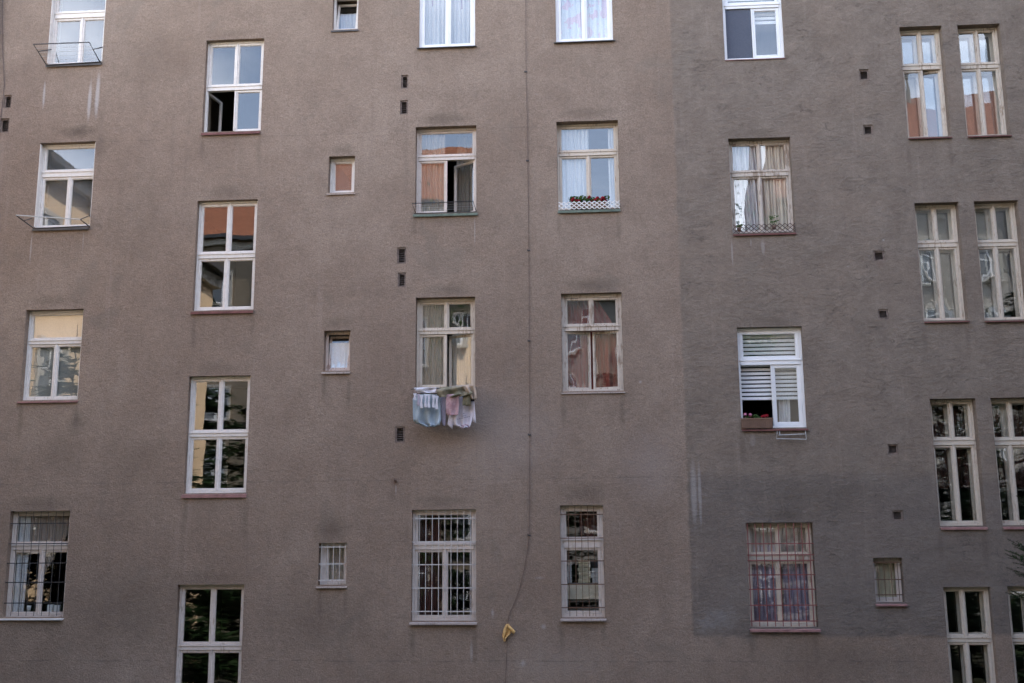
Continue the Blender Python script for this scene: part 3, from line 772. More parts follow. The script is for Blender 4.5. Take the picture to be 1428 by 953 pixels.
curtain('dark brown curtain behind the left white bars', gD4, M['curt_maroon'], .02, .42, 0, 1, pleats=8, dy=.25)
curtain('pink and blue floral net curtain at the top edge', gE1, M['curt_floral'], pleats=10, fz1=.85)
curtain('white net curtain left of the geranium window centre', gE2, M['sheer'], .05, .52, 0, 1, pleats=7)
curtain('narrow white net curtain right of the geraniums', gE2, M['sheer'], .84, .98, 0, 1, pleats=3)
def diag(u, v, x, z):
    # drawn back: the right half of the hem sweeps to the left further up
    return x - max(0.0, v - 0.60) * u * 1.15, z
curtain('dusty red curtain drawn back in the weathered cream window', gE3, M['curt_red'], .05, .97, 0, 1, pleats=9, dy=.22, shape=diag)
curtain('dark red curtain in the top light of the narrow barred window', gE4, M['curt_maroon'], .45, .98, .68, 1.0, pleats=4, dy=.2)
curtain('grey white curtain drawn left behind the brown lattice', gF2, M['curt_grey'], .04, .5, 0, .98, pleats=8, amp=.03,
        shape=lambda u, v, x, z: (x + 0.10 * u * (0.45 - v), z))
curtain('tan curtain on the right behind the brown lattice', gF2, M['curt_beige'], .54, .97, 0, .98, pleats=8, amp=.025)
curtain('blue grey net curtain behind the left red bars', gF4, M['curt_blue'], .06, .45, 0, .78, pleats=5, amp=.03)
curtain('darker blue net curtain behind the right red bars', gF4, M['curt_blue'], .55, .96, 0, .66, pleats=6)
curtain('dim curtain in the upper lights behind red bars', gF4, M['curt_brown'], .06, .96, .68, .98, pleats=9)
curtain('straw yellow curtain in the small brown barred window', gG4, M['curt_yellow'], .02, .98, 0, .98, pleats=4, amp=.012, dy=.1)

def zebra(label, geo, fx0, fx1, zt, zb, pitch, dy=0.13):
    x0, x1, z0, z1, y = geo[:5]
    xa, xb = x0 + (x1 - x0) * fx0, x0 + (x1 - x0) * fx1
    root = empty('striped_blind', ((xa + xb) / 2, y + dy, zb), label, 'blind')
    w = MB(); d = MB()
    z = zt; cx = (xa + xb) / 2
    while z > zb + 0.01:
        w.box(xa - cx, xb - cx, -0.002, 0.002, max(z - pitch * .66, zb) - zb, z - zb)
        if z - pitch * .66 > zb: d.box(xa - cx, xb - cx, 0.004, 0.006, max(z - pitch, zb) - zb, z - pitch * .66 - zb)
        z -= pitch
    w.box(xa - cx, xb - cx, -0.01, 0.01, -0.02, 0.004)
    w.build('white_bands', M['blind_white'], root); d.build('dark_bands', M['blind_dark'], root)
x0, x1, z0, z1, y, t = gF3
zF3 = P(1050, 450 + 598 / 5.606, .25)[1]
zebra('white and dark striped blind half lowered above the brown planter', gF3, .02, .98, z1 - .04, zF3, .077)
x0, x1, z0, z1, y, t = gF1
zebra('white slatted blind rolled nearly up in the top right-hand plastic window', gF1, .04, .97, z1 - .05, P(1049, 33, .2)[1], .085)
curtain('grey net curtain hanging behind the closed leaf right of the planter', gF3, M['curt_grey'], .62, .80, 0, .7, pleats=3, dy=.2)
for key, lab in (('H3', 'maroon curtain in the narrow window left of the spruce'), ('I3', 'maroon curtain in the narrow window by the spruce tip')):
    g5 = (*U(*W[key]), REV[key[0]])
    curtain(lab, g5, M['curt_maroon'], .08, .92, .30, .98, pleats=6, dy=.3)

# things standing on inner sills
def item(name, label, cat, mb, mat, loc, parts=()):
    o = mb.build(name, mat, None, loc=loc, bevel=.003); tag(o, label, cat)
    return o
M['china'] = simple('white_china', (0.66, 0.65, 0.63), 0.4, 0.05, 8)
M['card'] = simple('beige_cardboard', (0.58, 0.50, 0.38), 0.8, 0.1, 8)
x0, x1, z0, z1, y, t = gA4
zi = z0 + 0.085
c = P(40, 850, y + .12)[0]
m = MB(); ring = [(0.028, 0), (0.034, .05), (0.042, .11), (0.038, .11), (0.03, .02)]
n = 14
for r_, h in ring:
    for j in range(n): m.v.append((r_ * math.cos(6.283 * j / n), r_ * math.sin(6.283 * j / n), h))
for i in range(len(ring) - 1):
    for j in range(n): m.f.append((i * n + j, i * n + (j + 1) % n, (i + 1) * n + (j + 1) % n, (i + 1) * n + j))
m.f.append(tuple(range(n))[::-1]); m.f.append(tuple((len(ring) - 1) * n + j for j in range(n)))
cup = m.build('cup', M['china'], None, True, loc=(c, y + .125, zi)); tag(cup, 'white cup on the sill behind the thin wire grille', 'cup')
c = P(71, 850, y + .12)[0]
bx = MB().box(-.055, .045, -.05, .05, 0, .125).build('carton', M['china'], None, loc=(c, y + .13, zi), bevel=.004); tag(bx, 'left white carton on the sill behind the thin grille', 'box')
bx2 = MB().box(-.05, .06, -.05, .05, 0, .115).build('carton', M['china'], None, loc=(c + .115, y + .135, zi), rot=(0, 0, .12), bevel=.004); tag(bx2, 'right white carton on the sill, touching its neighbour', 'box')
MB().box(-.052, .052, -.052, .052, .117, .13)
# cupboard with towels seen through the narrow barred window
x0, x1, z0, z1, y, t = gE4
yb = y + .24
cab = empty('shelf_cabinet', ((x0 + x1) / 2, yb, z0 - .3), 'beige shelf cabinet inside the narrow barred window', 'cabinet')
zc = z0 - .3
zs1, zs2 = P(812, 700 + 645 / 5.606, yb)[1], P(812, 700 + 762 / 5.606, yb)[1]
MB().box(-.36, .40, -.02, .02, zs2 - zc, zs1 - zc).build('drawer_front', M['card'], cab, bevel=.004)
m = MB().box(-.38, .42, 0.03, .35, zs2 - zc - .05, zs2 - zc - .02).box(-.38, .42, .03, .35, zs1 - zc + .002, zs1 - zc + .02).box(-.38, -.36, .03, .35, 0, zs1 - zc).box(.40, .42, .03, .35, 0, zs1 - zc).box(-.38, .42, .03, .05, 0, .05)
m.build('carcass', M['room'], cab)
def stack(label, xa, xb, za, zb, mat, n):
    r = random.Random(len(label)); m = MB(); h = (zb - za) / n
    cx = (xa + xb) / 2
    for i in range(n):
        a = r.uniform(-.012, .012)
        m.box(xa - cx + a, xb - cx + a * .5, -.06, .1, i * h + .001, (i + 1) * h - .002)
    o = m.build('towel_stack', mat, None, loc=(cx, yb + .1, za), bevel=.006); tag(o, label, 'towels')
za = zs1 + .022
stack('pale stack of folded cloths behind the narrow barred window', P(760 + 258 / 5.606, 785, yb)[0], P(760 + 352 / 5.606, 785, yb)[0], za, P(812, 700 + 455 / 5.606, yb)[1], M['curt_yellow'], 6)
stack('thin grey stack left of the pale folded cloths', P(760 + 172 / 5.606, 785, yb)[0], P(760 + 206 / 5.606, 785, yb)[0], za, P(812, 700 + 455 / 5.606, yb)[1], M['curt_grey'], 4)
stack('low grey green stack right of the pale folded cloths', P(760 + 362 / 5.606, 785, yb)[0], P(760 + 420 / 5.606, 785, yb)[0], za, P(812, 700 + 520 / 5.606, yb)[1], M['curt_grey'], 3)

# ------------------------------------------------------------------ vents, pipe stub
for (a, b, c, d) in VENTS:
    xl = (P(a, b)[0] + P(a, d)[0]) / 2; xr = (P(c, b)[0] + P(c, d)[0]) / 2
    z1 = P(a, b)[1]; z0 = P(c, d)[1]
    m = MB(); w = 0.03
    e = 0.012
    m.box(xl + e - .02, xl + w, .02, .035, z0 + e - .02, z1 - e + .02); m.box(xr - w, xr - e + .02, .02, .035, z0 + e - .02, z1 - e + .02)
    m.box(xl + w, xr - w, .02, .035, z0 - .008, z0 + w); m.box(xl + w, xr - w, .02, .035, z1 - w, z1 + .008)
    v = m.build('vent', M['vent_rim'], building)
    q = MB(); n = 6
    for i in range(n):
        z = z0 + w + (z1 - z0 - 2 * w) * (i + .2) / n
        q.prism([(.045, z), (.07, z + .018), (.074, z + .016), (.049, z - .002)], xl + w * .6, xr - w * .6)
    q.box(xl + .01, xr - .01, .10, .104, z0 + .01, z1 - .01)
    q.build('louvre', M['vent'], v)
x, z = P(551.5, 671)
m = MB(); n = 10
for yy, rr in ((-0.05, .022), (0.02, .022)):
    for j in range(n): m.v.append((x + rr * math.cos(6.283 * j / n), yy, z + rr * math.sin(6.283 * j / n)))
for yy, rr in ((-0.05, .015), (0.015, .015)):
    for j in range(n): m.v.append((x + rr * math.cos(6.283 * j / n), yy, z + rr * math.sin(6.283 * j / n)))
for j in range(n):
    k2 = (j + 1) % n
    m.f += [(j, k2, n + k2, n + j), (2 * n + j, 3 * n + j, 3 * n + k2, 2 * n + k2), (j, 2 * n + j, 2 * n + k2, k2)]
m.f.append(tuple(3 * n + j for j in range(n)))
m.build('pipe_stub', M['bar_rust'], building, True)

# ------------------------------------------------------------------ cable with clips, cloth on it
def wall_pts(pts, d=-0.02): return [(P(a, b, d)[0], d, P(a, b, d)[1]) for a, b in pts]
cab0 = P(738, 476)
root = empty('wall_cable', (cab0[0], 0, 0), 'thin dark cable running down the wall between the two centre window columns', 'cable')
pts = [(731, -60), (733, 0), (733.7, 100), (735, 160), (736.2, 225), (737, 300), (737.6, 350), (738, 420), (738.4, 476), (738.8, 560), (739, 607), (738.6, 690), (738.3, 747), (736, 765), (731, 795), (725, 820), (717, 842), (709.5, 858), (708.3, 870), (708, 880), (707.5, 900), (706, 930), (704.5, 960), (702, 1010)]
line = [(x - cab0[0], y, z) for x, y, z in wall_pts(pts)]
MB().tube(line, 0.0048, 6).build('cable_line', M['cable'], root, True)
for a, b in ((733.7, 101), (736.2, 225), (737.6, 350), (738.4, 476), (739, 607), (738.4, 747)):
    x, z = P(a, b)
    x -= cab0[0]
    MB().box(x - .022, x + .022, -.03, -.012, z - .012, z + .012).box(x - .035, x - .02, -.016, .0, z - .008, z + .03).build('clip', M['steel'], root, bevel=.004)
c0 = P(4, 60)
root2 = empty('wall_cable', (c0[0], 0, 0), 'thin cable beside the downpipe at the far left edge', 'cable')
MB().tube([(x - c0[0], y, z) for x, y, z in wall_pts([(4, -40), (3.5, 20), (3.5, 70), (5.5, 105), (6, 120), (4, 140), (1, 165), (-6, 230), (-16, 330)])], 0.007, 6).build('cable_line', M['cable'], root2, True)
xd = P(-2, 40)[0] - 0.03
dp = MB().tube([(0, 0, 0), (0, 0, 18.9)], 0.06, 14)
o = dp.build('downpipe', simple('zinc_downpipe', (0.13, 0.13, 0.14), .5, .2, 5), None, True, loc=(xd, -.12, 3.85 - 0.0)); tag(o, 'grey downpipe at the far left edge of the wall', 'pipe')
m = MB()
for z in (1.0, 4.5, 8.0, 11.5, 15.0): m.box(-.075, .075, -.07, .12, z, z + .03)
m.build('pipe_bracket', M['sill_dark'], o)

def fold_cloth(name, label, cat, rows, d, mat, amp=0.02, waves=3.0, nu=14, thick=0.006, seed=1, extra=None, drape=None):
    """cloth from rows (py, px_left, px_right) on the plane y = d, with soft folds and thickness"""
    rr = random.Random(seed); ph = rr.uniform(0, 6)
    pts = []
    for (py, a, b) in rows: pts.append((P(a, py, d), P(b, py, d)))
    ox, oz = pts[0][0][0], pts[0][0][1]
    nv = 10
    def fn(u, v):
        f = v * (len(pts) - 1); i = min(int(f), len(pts) - 2); f -= i
        l = Vector(pts[i][0]).lerp(Vector(pts[i + 1][0]), f); r2 = Vector(pts[i][1]).lerp(Vector(pts[i + 1][1]), f)
        q = l.lerp(r2, u)
        y = amp * (0.3 + v) * math.sin(u * waves * 6.283 + ph + v * 1.2) + amp * .5 * math.sin(v * 7 + u * 5 + ph)
        if drape: y += drape(u, v)
        return (q[0] - ox, y, q[1] - oz)
    m = MB().grid(fn, nu, max(nv, (len(pts) - 1) * 4))
    if extra: extra(m, ox, oz, d)
    o = m.build(name, mat, None, True, loc=(ox, d, oz))
    s = o.modifiers.new('thickness', 'SOLIDIFY'); s.thickness = thick; s.offset = 0
    return tag(o, label, cat) if label else o

M['yellow_cloth'] = fabric('mustard_cloth', (0.70, 0.46, 0.20), 0, .1, (0.58, 0.36, 0.14), 14)
def yl(m, ox, oz, d):
    # the right-hand flap hanging off the cable
    q = [(709.3, 871), (719.2, 880.5), (716.8, 884.8), (708.6, 877), ]
    pts = [P(a, b, d) for a, b in q]
    def fn(u, v):
        a = Vector(pts[0]).lerp(Vector(pts[1]), u); b = Vector(pts[3]).lerp(Vector(pts[2]), u); c = a.lerp(b, v)
        return (c[0] - ox, -0.02 - .03 * math.sin(v * 3.14), c[1] - oz)
    m.grid(fn, 6, 4)
fold_cloth('cloth', 'mustard yellow cloth caught on the dark cable below the centre windows', 'cloth',
           [(870.5, 706, 710.2), (874, 703.6, 711), (879, 701.8, 711.6), (884, 701.0, 711.8), (888, 700.6, 708), (891, 701.2, 705.2), (894.5, 702.4, 704.8)], -0.06, M['yellow_cloth'], amp=.024, waves=1.7, extra=yl)

# ------------------------------------------------------------------ wire racks
def rack(label, mat, bars, r=0.008, thin=(), y0=0.0):
    """bars: polylines of (px, py, outward distance)"""
    a = bars[0][0]
    ox, oz = P(a[0], a[1], -a[2])
    root = empty('drying_rack', (ox, 0, oz), label, 'drying rack')
    m = MB()
    for b in bars:
        m.tube([(P(p[0], p[1], -p[2])[0] - ox, -p[2], P(p[0], p[1], -p[2])[1] - oz) for p in b], r, 6)
    m.build('rack_frame', mat, root)
    if thin:
        t = MB()
        for b in thin: t.tube([(P(p[0], p[1], -p[2])[0] - ox, -p[2], P(p[0], p[1], -p[2])[1] - oz) for p in b], .0025, 4)
        t.build('drying_line', M['zinc'], root)
    return root
rack('dark wire drying frame tilted out over the top left sill', M['steel'],
     [[(64.5, 90.5, .05), (46.8, 62, .48), (124.3, 59.2, .48), (139.5, 87, .05)], [(64, 91, .06), (141.8, 86.3, .06)],
      [(54.5, 71.8, .33), (71.5, 69.3, -.06)], [(131.2, 69, .33), (144.5, 65.6, -.06)]], r=.011,
     thin=[[(47 + 3.6 * i, 62 + 5.6 * i, .48 - .086 * i), (124.3 + 3.0 * i, 59.2 + 5.6 * i, .48 - .086 * i)] for i in range(1, 5)])
rack('folding wire rack with arrow-shaped ends below the peach reflection', M['steel'],
     [[(46.8, 318.5, .05), (22.3, 300.5, .52)], [(112, 306.3, .52), (124.5, 316, .05)], [(126, 300.3, -.06), (112, 306.3, .52)], [(34, 308, .3), (46, 304, -.06)],
      [(46.8, 318.8, .05), (125, 315.3, .05)]], r=.010)
t = MB()
a = P(22.3, 300.5, -.52); b = P(112, 306.3, -.52)
rk = [o for o in COL.objects if o.name.startswith('drying_rack')][-1]
t.tube([(a[0] - rk.location.x, -.52, a[1] - rk.location.z), (b[0] - rk.location.x, -.52, b[1] - rk.location.z)], .011, 6)
t.build('front_bar', M['zinc'], rk)
rack('low wire guard rail over the green sill', M['steel'],
     [[(579.5, 297, .02), (574.5, 284, .22), (660, 280.8, .22), (664, 295, .02)], [(577, 297.8, .03), (664, 295.5, .03)]], r=.008,
     thin=[[(574.9 + 1.3 * i, 284 + 3.2 * i, .22 - .05 * i), (660 + 1 * i, 280.8 + 3.5 * i, .22 - .05 * i)] for i in range(1, 4)])
rack('grey folded rack bracket under the striped blind window', M['zinc'],
     [[(1084, 600, .02), (1083, 612, .10), (1124.5, 612.8, .10), (1123, 600, .02)], [(1085.5, 607, .06), (1122, 605.5, .06)], [(1087, 601, .02), (1087.5, 606, .06)]], r=.008)
rack('laundry rack carrying the washing in front of the cream window', M['steel'],
     [[(580, 541, -.02), (573.5, 543, .42), (664, 541, .42), (663, 540, -.02)], [(575, 542.8, .28), (664, 541, .28)], [(577, 542, .14), (663.5, 540.5, .14)]], r=.008)

# ------------------------------------------------------------------ the washing
M['c_white'] = fabric('white_cotton', (0.76, 0.75, 0.80), 0, .3)
M['c_blue'] = fabric('pale_blue_cotton', (0.42, 0.49, 0.54), 0, .25)
M['c_olive'] = fabric('olive_cotton', (0.20, 0.185, 0.125), 0, .12, (0.30, 0.27, 0.20), 5)
M['c_beige'] = fabric('beige_cotton', (0.50, 0.40, 0.32), 0, .2)
M['c_pink'] = fabric('pink_towelling', (0.56, 0.39, 0.41), 0, .2, (0.47, 0.29, 0.31), 7)
M['c_lilac'] = fabric('lilac_cotton', (0.52, 0.47, 0.56), 0, .25)
M['c_black'] = fabric('black_cotton', (0.02, 0.02, 0.022), 0, .1)
M['c_shirt'] = fabric('white_tee_cotton', (0.72, 0.67, 0.72), 0, .25)
fold_cloth('towel', 'white cloth laid flat over the left end of the laundry rack', 'laundry', [(540.6, 577, 608.5), (543, 577, 608.5), (546, 581, 607.5), (548.5, 592, 607)], -.43, M['c_white'], .025, 1.5)
fold_cloth('trousers', 'olive trousers draped over the middle of the laundry rack', 'laundry',
           [(539.5, 613, 652), (542.5, 610, 656), (546, 608.5, 658), (550, 609, 660), (554, 612, 646)], -.46, M['c_olive'], .055, 2.6,
           extra=lambda m, ox, oz, d: [m.grid(lambda u, v, A=A: ((lambda q: (q[0] - ox, .02 * math.sin(u * 5 + v * 4), q[1] - oz))(Vector(P(A[0] + (A[1] - A[0]) * u + A[2] * v, 546 + A[3] * v, d)))), 5, 6) for A in ((646, 653, -1, 20), (649, 656.5, 0, 20))])
fold_cloth('jumper', 'beige jumper hanging over the right end of the laundry rack', 'laundry', [(537.8, 643, 661), (540.5, 646, 663), (546, 650, 664.4), (552, 655, 664.8), (557, 658, 664.5)], -.49, M['c_beige'], .04, 1.8)
fold_cloth('sock', 'black sock bunched under the beige jumper', 'laundry', [(553, 655.5, 662), (556.5, 655.3, 662.3), (560, 656, 661)], -.40, M['c_black'], .012, 1, nu=6)
SOCK = [(578.2, 549), (583.5, 550), (587.5, 551.5), (593.3, 550), (597.8, 550.5), (604.3, 551.5), (608.8, 552.5)]
labs = ['white sock farthest left on the line of socks', 'grey spotted sock second from the left on the line', 'white sock with grey heel hanging third from left',
        'white sock left of the middle pair', 'white sock right of the middle pair', 'straight white sock second from the right', 'white sock at the right end of the sock line']
for i, ((px, py), lb) in enumerate(zip(SOCK, labs)):
    h = [9, 16, 18, 18.5, 18.5, 17.5, 18.5][i]
    fold_cloth('sock', lb, 'sock', [(py, px - 2, px + 2.6), (py + h * .35, px - .9, px + 1.6), (py + h * .55, px - 1.2, px + 1.4), (py + h * .8, px - 1.9, px + 2), (py + h, px - 1.2, px + 2.6)],
               -.50 + .012 * (i % 2), M['c_white'] if i != 1 else M['c_lilac'], .008, .8, nu=5, seed=i).__setitem__('group', 'socks on the laundry rack')
fold_cloth('shirt', 'pale blue shirt hanging wide at the left of the washing', 'laundry',
           [(550, 580, 613), (558, 578.5, 614), (568, 577, 614.5), (578, 576.3, 615), (586, 576, 615.5), (590, 579, 614.5), (593, 588, 613.5), (595.5, 594, 606)], -.36, M['c_blue'], .055, 2.7, nu=26,
           extra=lambda m, ox, oz, d: m.grid(lambda u, v: ((lambda q: (q[0] - ox, -.02 + .015 * math.sin(u * 4), q[1] - oz))(Vector(P(576 + 6 * u - 0.8 * v + 1.5 * v * v, 556 + 32 * v, d)))), 4, 8))
fold_cloth('blouse', 'lilac blouse sleeve hanging between blue shirt and pink towel', 'laundry', [(551, 611, 621), (562, 613.5, 621.2), (574, 615, 621), (584, 615.3, 621.5), (590, 616, 621), (594, 618, 620.5)], -.30, M['c_lilac'], .018, 1.2, nu=8)
fold_cloth('towel', 'pink towel hanging in the middle of the washing', 'laundry', [(550, 622, 640.5), (560, 621.6, 640), (570, 621.8, 639.8), (577, 622.3, 639.2), (579, 624, 639)], -.45, M['c_pink'], .022, 1.3)
def sleeves(m, ox, oz, d):
    for A in ((627, 576, 624, 592, 631, 599, 633, 580), (657, 560, 659, 588, 664, 590.5, 661.5, 560)):
        c = [Vector(P(A[i], A[i + 1], d)) for i in (0, 2, 4, 6)]
        def fn(u, v, c=c):
            q = c[0].lerp(c[3], u).lerp(c[1].lerp(c[2], u), v)
            return (q[0] - ox, -.012 + .01 * math.sin(u * 5 + v * 3), q[1] - oz)
        m.grid(fn, 4, 6)
tee = fold_cloth('tshirt', 'white printed t-shirt hanging upside down with rainbow neckline', 'laundry',
                 [(552, 632, 659), (562, 631.5, 659.5), (574, 630, 659.3), (586, 630, 658.5), (593, 632, 657), (595.5, 640, 655.5), (597.3, 644, 651)], -.34, M['c_shirt'], .042, 2.6, nu=22, extra=sleeves)
# print on the shirt: two short unreadable lines and a coloured neckline
def strip_on(parent, q0, q1, w, mat, d, name):
    a, b = P(*q0, d), P(*q1, d)
    m = MB(); n = 8
    for i in range(n):
        u0, u1 = i / n + .02, (i + .72) / n
        x0_, z0_ = a[0] + (b[0] - a[0]) * u0, a[1] + (b[1] - a[1]) * u0
        x1_, z1_ = a[0] + (b[0] - a[0]) * u1, a[1] + (b[1] - a[1]) * u1
        o = parent.location
        m.quad((x0_ - o.x, d - o.y, z0_ - o.z), (x1_ - o.x, d - o.y, z1_ - o.z), (x1_ - o.x, d - o.y, z1_ - o.z + w), (x0_ - o.x, d - o.y, z0_ - o.z + w))
    m.build(name, mat, parent)
M['ink'] = simple('dark_print', (0.10, 0.09, 0.13), .8, .1, 10)
M['ink2'] = simple('rainbow_print', (0.35, 0.25, 0.30), .8, .5, 30)
strip_on(tee, (637.5, 585.5), (655.5, 581.5), .013, M['ink'], -.415, 'print')
strip_on(tee, (643.5, 581.5), (650, 580), .014, M['ink'], -.416, 'print')
strip_on(tee, (645, 578), (648, 577.3), .014, M['ink'], -.416, 'print')
m = MB()
o = tee.location
ctr = P(649, 597, -.417)
for i in range(10):
    a0, a1 = math.pi * i / 10, math.pi * (i + 1) / 10
    f = lambda a, r: (ctr[0] - o.x + r * math.cos(a), -.417 - o.y, ctr[1] - o.z + r * math.sin(a) * .9)
    m.quad(f(a0, .05), f(a0, .075), f(a1, .075), f(a1, .05))
m.build('neckline', M['ink2'], tee)

# ------------------------------------------------------------------ flowers
def leafmat(name, col, col2):
    return fabric(name, col, 0, .3, col2, 12)
M['leaf'] = leafmat('geranium_leaf', (0.055, 0.11, 0.035), (0.09, 0.14, 0.05))
M['petal_red'] = leafmat('red_petals', (0.36, 0.03, 0.045), (0.46, 0.06, 0.08))
M['petal_pink'] = leafmat('pink_petals', (0.60, 0.22, 0.35), (0.68, 0.40, 0.48))
def blob_leaves(m, c, r, n, size, rr):
    for i in range(n):
        d = Vector((rr.gauss(0, 1), rr.gauss(0, 1), rr.gauss(0, 1))).normalized()
        p = Vector(c) + Vector((d.x * r[0], d.y * r[1], d.z * r[2])) * rr.uniform(.5, 1)
        a = Vector((rr.gauss(0, 1), rr.gauss(0, 1), rr.gauss(0, .6))).normalized(); b = d.cross(a)
        if b.length < .1: continue
        b.normalize(); a = b.cross(d)
        s = size * rr.uniform(.6, 1.2)
        m.v += [tuple(p + a * s), tuple(p + b * s * .8 + d * s * .2), tuple(p - a * s), tuple(p - b * s * .8 + d * s * .2)]
        q = len(m.v) - 4; m.f.append((q, q + 1, q + 2, q + 3))
M['planter'] = simple('brown_plastic_planter', (0.16, 0.095, 0.065), .6, .15, 10)
def flower_box(label, x0, x1, zb, h, y0, y1, flowers, leaves, ribs=True, seed=3):
    rr = random.Random(seed)
    cx = (x0 + x1) / 2
    root = empty('flower_box', (cx, (y0 + y1) / 2, zb), label, 'flower box')
    yc = (y0 + y1) / 2
    m = MB(); w = (x1 - x0) / 2; d = (y1 - y0) / 2; e = .012
    m.box(-w, w, -d, -d + e, 0, h); m.box(-w, w, d - e, d, 0, h); m.box(-w, -w + e, -d + e, d - e, 0, h); m.box(w - e, w, -d + e, d - e, 0, h)
    m.box(-w + e, w - e, -d + e, d - e, 0.0, h * .8)
    if ribs:
        n = 16
        for i in range(n):
            x = -w + (2 * w) * (i + .5) / n
            m.box(x - .008, x + .008, -d - .007, -d - .0002, .015, h - .03)
        m.box(-w - .008, w + .008, -d - .012, -d - .0003, h - .028, h + .004)
    m.build('trough', M['planter'], root, bevel=.002)
    lf = MB()
    for (x, z, r) in leaves: blob_leaves(lf, (x - cx, rr.uniform(-.03, .03), z - zb), (r, r * .7, r * .8), 26, .028, rr)
    lf.build('leaves', M['leaf'], root)
    for (x, z, r, mat) in flowers:
        f = MB(); blob_leaves(f, (x - cx, -.04 + rr.uniform(-.02, .02), z - zb), (r, r, r * .7), 34, .018 + r * .15, rr)
        f.tube([(x - cx, 0, h * .8), (x - cx, -.02, z - zb)], .003, 4)
        f.build('blossom', mat, root)
    return root
x0, x1, z0, z1, y, t = gF3
yb0, yb1 = -0.06, 0.10
a = P(1034.5, 597, yb0)[0]; b = P(1078, 597, yb0)[0]
zb = z0 - 0.012; hh = P(1055, 583.5, yb0)[1] - zb
fl = []; pp = lambda px, py: P(px, py, 0.0)
for (px, py, mt) in ((1039.5, 578.5, 'petal_pink'), (1046, 578.7, 'petal_pink'), (1066, 581, 'petal_red'), (1069, 580, 'petal_red'), (1063.5, 581, 'petal_red')):
    q = pp(px, py); fl.append((q[0], q[1], .032, M[mt]))
lv = [(*pp(px, py), .05) for px, py in ((1042, 584), (1054, 581), (1057, 583), (1068, 584), (1048, 584.5), (1062, 585))]
flower_box('brown ribbed planter with pink and red geraniums on the open window sill', a, b, zb, hh, yb0, yb1, fl, lv)
x0, x1, z0, z1, y, t = gE2
a, b = P(797, 290, .02)[0], P(846, 290, .02)[0]
fl = []; lv = []
rr = random.Random(8)
for (px, py) in ((800, 279.5), (803, 278.5), (806, 279), (819.5, 277), (823, 276.5), (826, 278), (821, 279), (831, 277.5), (834.5, 276.5), (838, 278), (841, 277.5), (844, 278.5), (834, 279.5), (797, 280)):
    q = P(px, py - 1.5, -.03); fl.append((q[0] + rr.uniform(-.02, .02), q[1] + rr.uniform(-.04, .02), rr.uniform(.022, .040), M['petal_red']))
for i in range(30):
    q = P(rr.uniform(797, 847), rr.uniform(276, 287), .0); lv.append((q[0], q[1] + .012, .065))
flower_box('low trough of red geraniums behind the white lattice guard', a, b, z0 - .01, .12, -.035, .12, fl, lv, ribs=False, seed=9)
# plants behind the brown lattice
def pot_plant(label, px, py, ypos, h, n, spread, seed):
    rr = random.Random(seed); x, z = P(px, py, ypos)
    root = empty('pot_plant', (x, ypos, z), label, 'plant')
    m = MB(); q = 12; prof = [(0.03, 0), (0.045, .07), (0.04, .07), (0.035, .06)]
    for r_, hh in prof:
        for j in range(q): m.v.append((r_ * math.cos(6.283 * j / q), r_ * math.sin(6.283 * j / q), hh))
    for i in range(len(prof) - 1):
        for j in range(q): m.f.append((i * q + j, i * q + (j + 1) % q, (i + 1) * q + (j + 1) % q, (i + 1) * q + j))
    m.f.append(tuple(range(q))[::-1]); m.f.append(tuple((len(prof) - 1) * q + j for j in range(q)))
    m.build('pot', M['planter'], root, True)
    s = MB(); lf = MB()
    for i in range(n):
        a = rr.uniform(0, 6.28); top = Vector((math.cos(a) * spread * rr.uniform(.3, 1), math.sin(a) * spread * .5, .06 + h * rr.uniform(.5, 1)))
        s.tube([(0, 0, .06), tuple(top * .6), tuple(top)], .003, 4)
        for k in range(5):
            b2 = rr.uniform(0, 6.28); d = Vector((math.cos(b2), math.sin(b2) * .6, rr.uniform(-.2, .5))).normalized() * .055
            sd = Vector((-d.z, 0, d.x)) * .22
            base = top * rr.uniform(.75, 1)
            lf.quad(tuple(base), tuple(base + d * .5 + sd), tuple(base + d), tuple(base + d * .5 - sd))
    s.build('stems', M['leaf'], root); lf.build('leaf_cluster', M['leaf'], root)
pot_plant('upright green pot plant behind the brown lattice, right of centre', 1079.5, 320, .05, .22, 6, .07, 2)
pot_plant('small dark pot plant in the left corner of the brown lattice', 1031, 323, .04, .09, 7, .05, 4)

# ------------------------------------------------------------------ ground and yard
def ground():
    k = NT('yard_ground')
    p = k.obj()
    f = k.noise(p, 0.35, 5, 0.6); g2 = k.noise(p, 9, 4, 0.7)
    c = k.mix(k.mr(f, .42, .58), (0.035, 0.05, 0.018), (0.085, 0.075, 0.06))
    c = k.mix(k.mr(g2, .3, .7, 0, .5), c, (0.03, 0.035, 0.016))
    return k.done(k.bsdf(c, .95, k.bump(g2, .6, .05), .1))
o = MB().box(-400, 400, -400, 400, -0.5, 0.0).build('ground', ground()); struct(o)
k = NT('yard_paving'); p = k.obj()
o = MB().box(-17, 17, -2.2, -0.35, 0.0, 0.12).build('pavement', simple('concrete_paving', (0.24, 0.225, 0.21), .9, .2, 3, bump=.4)); struct(o)

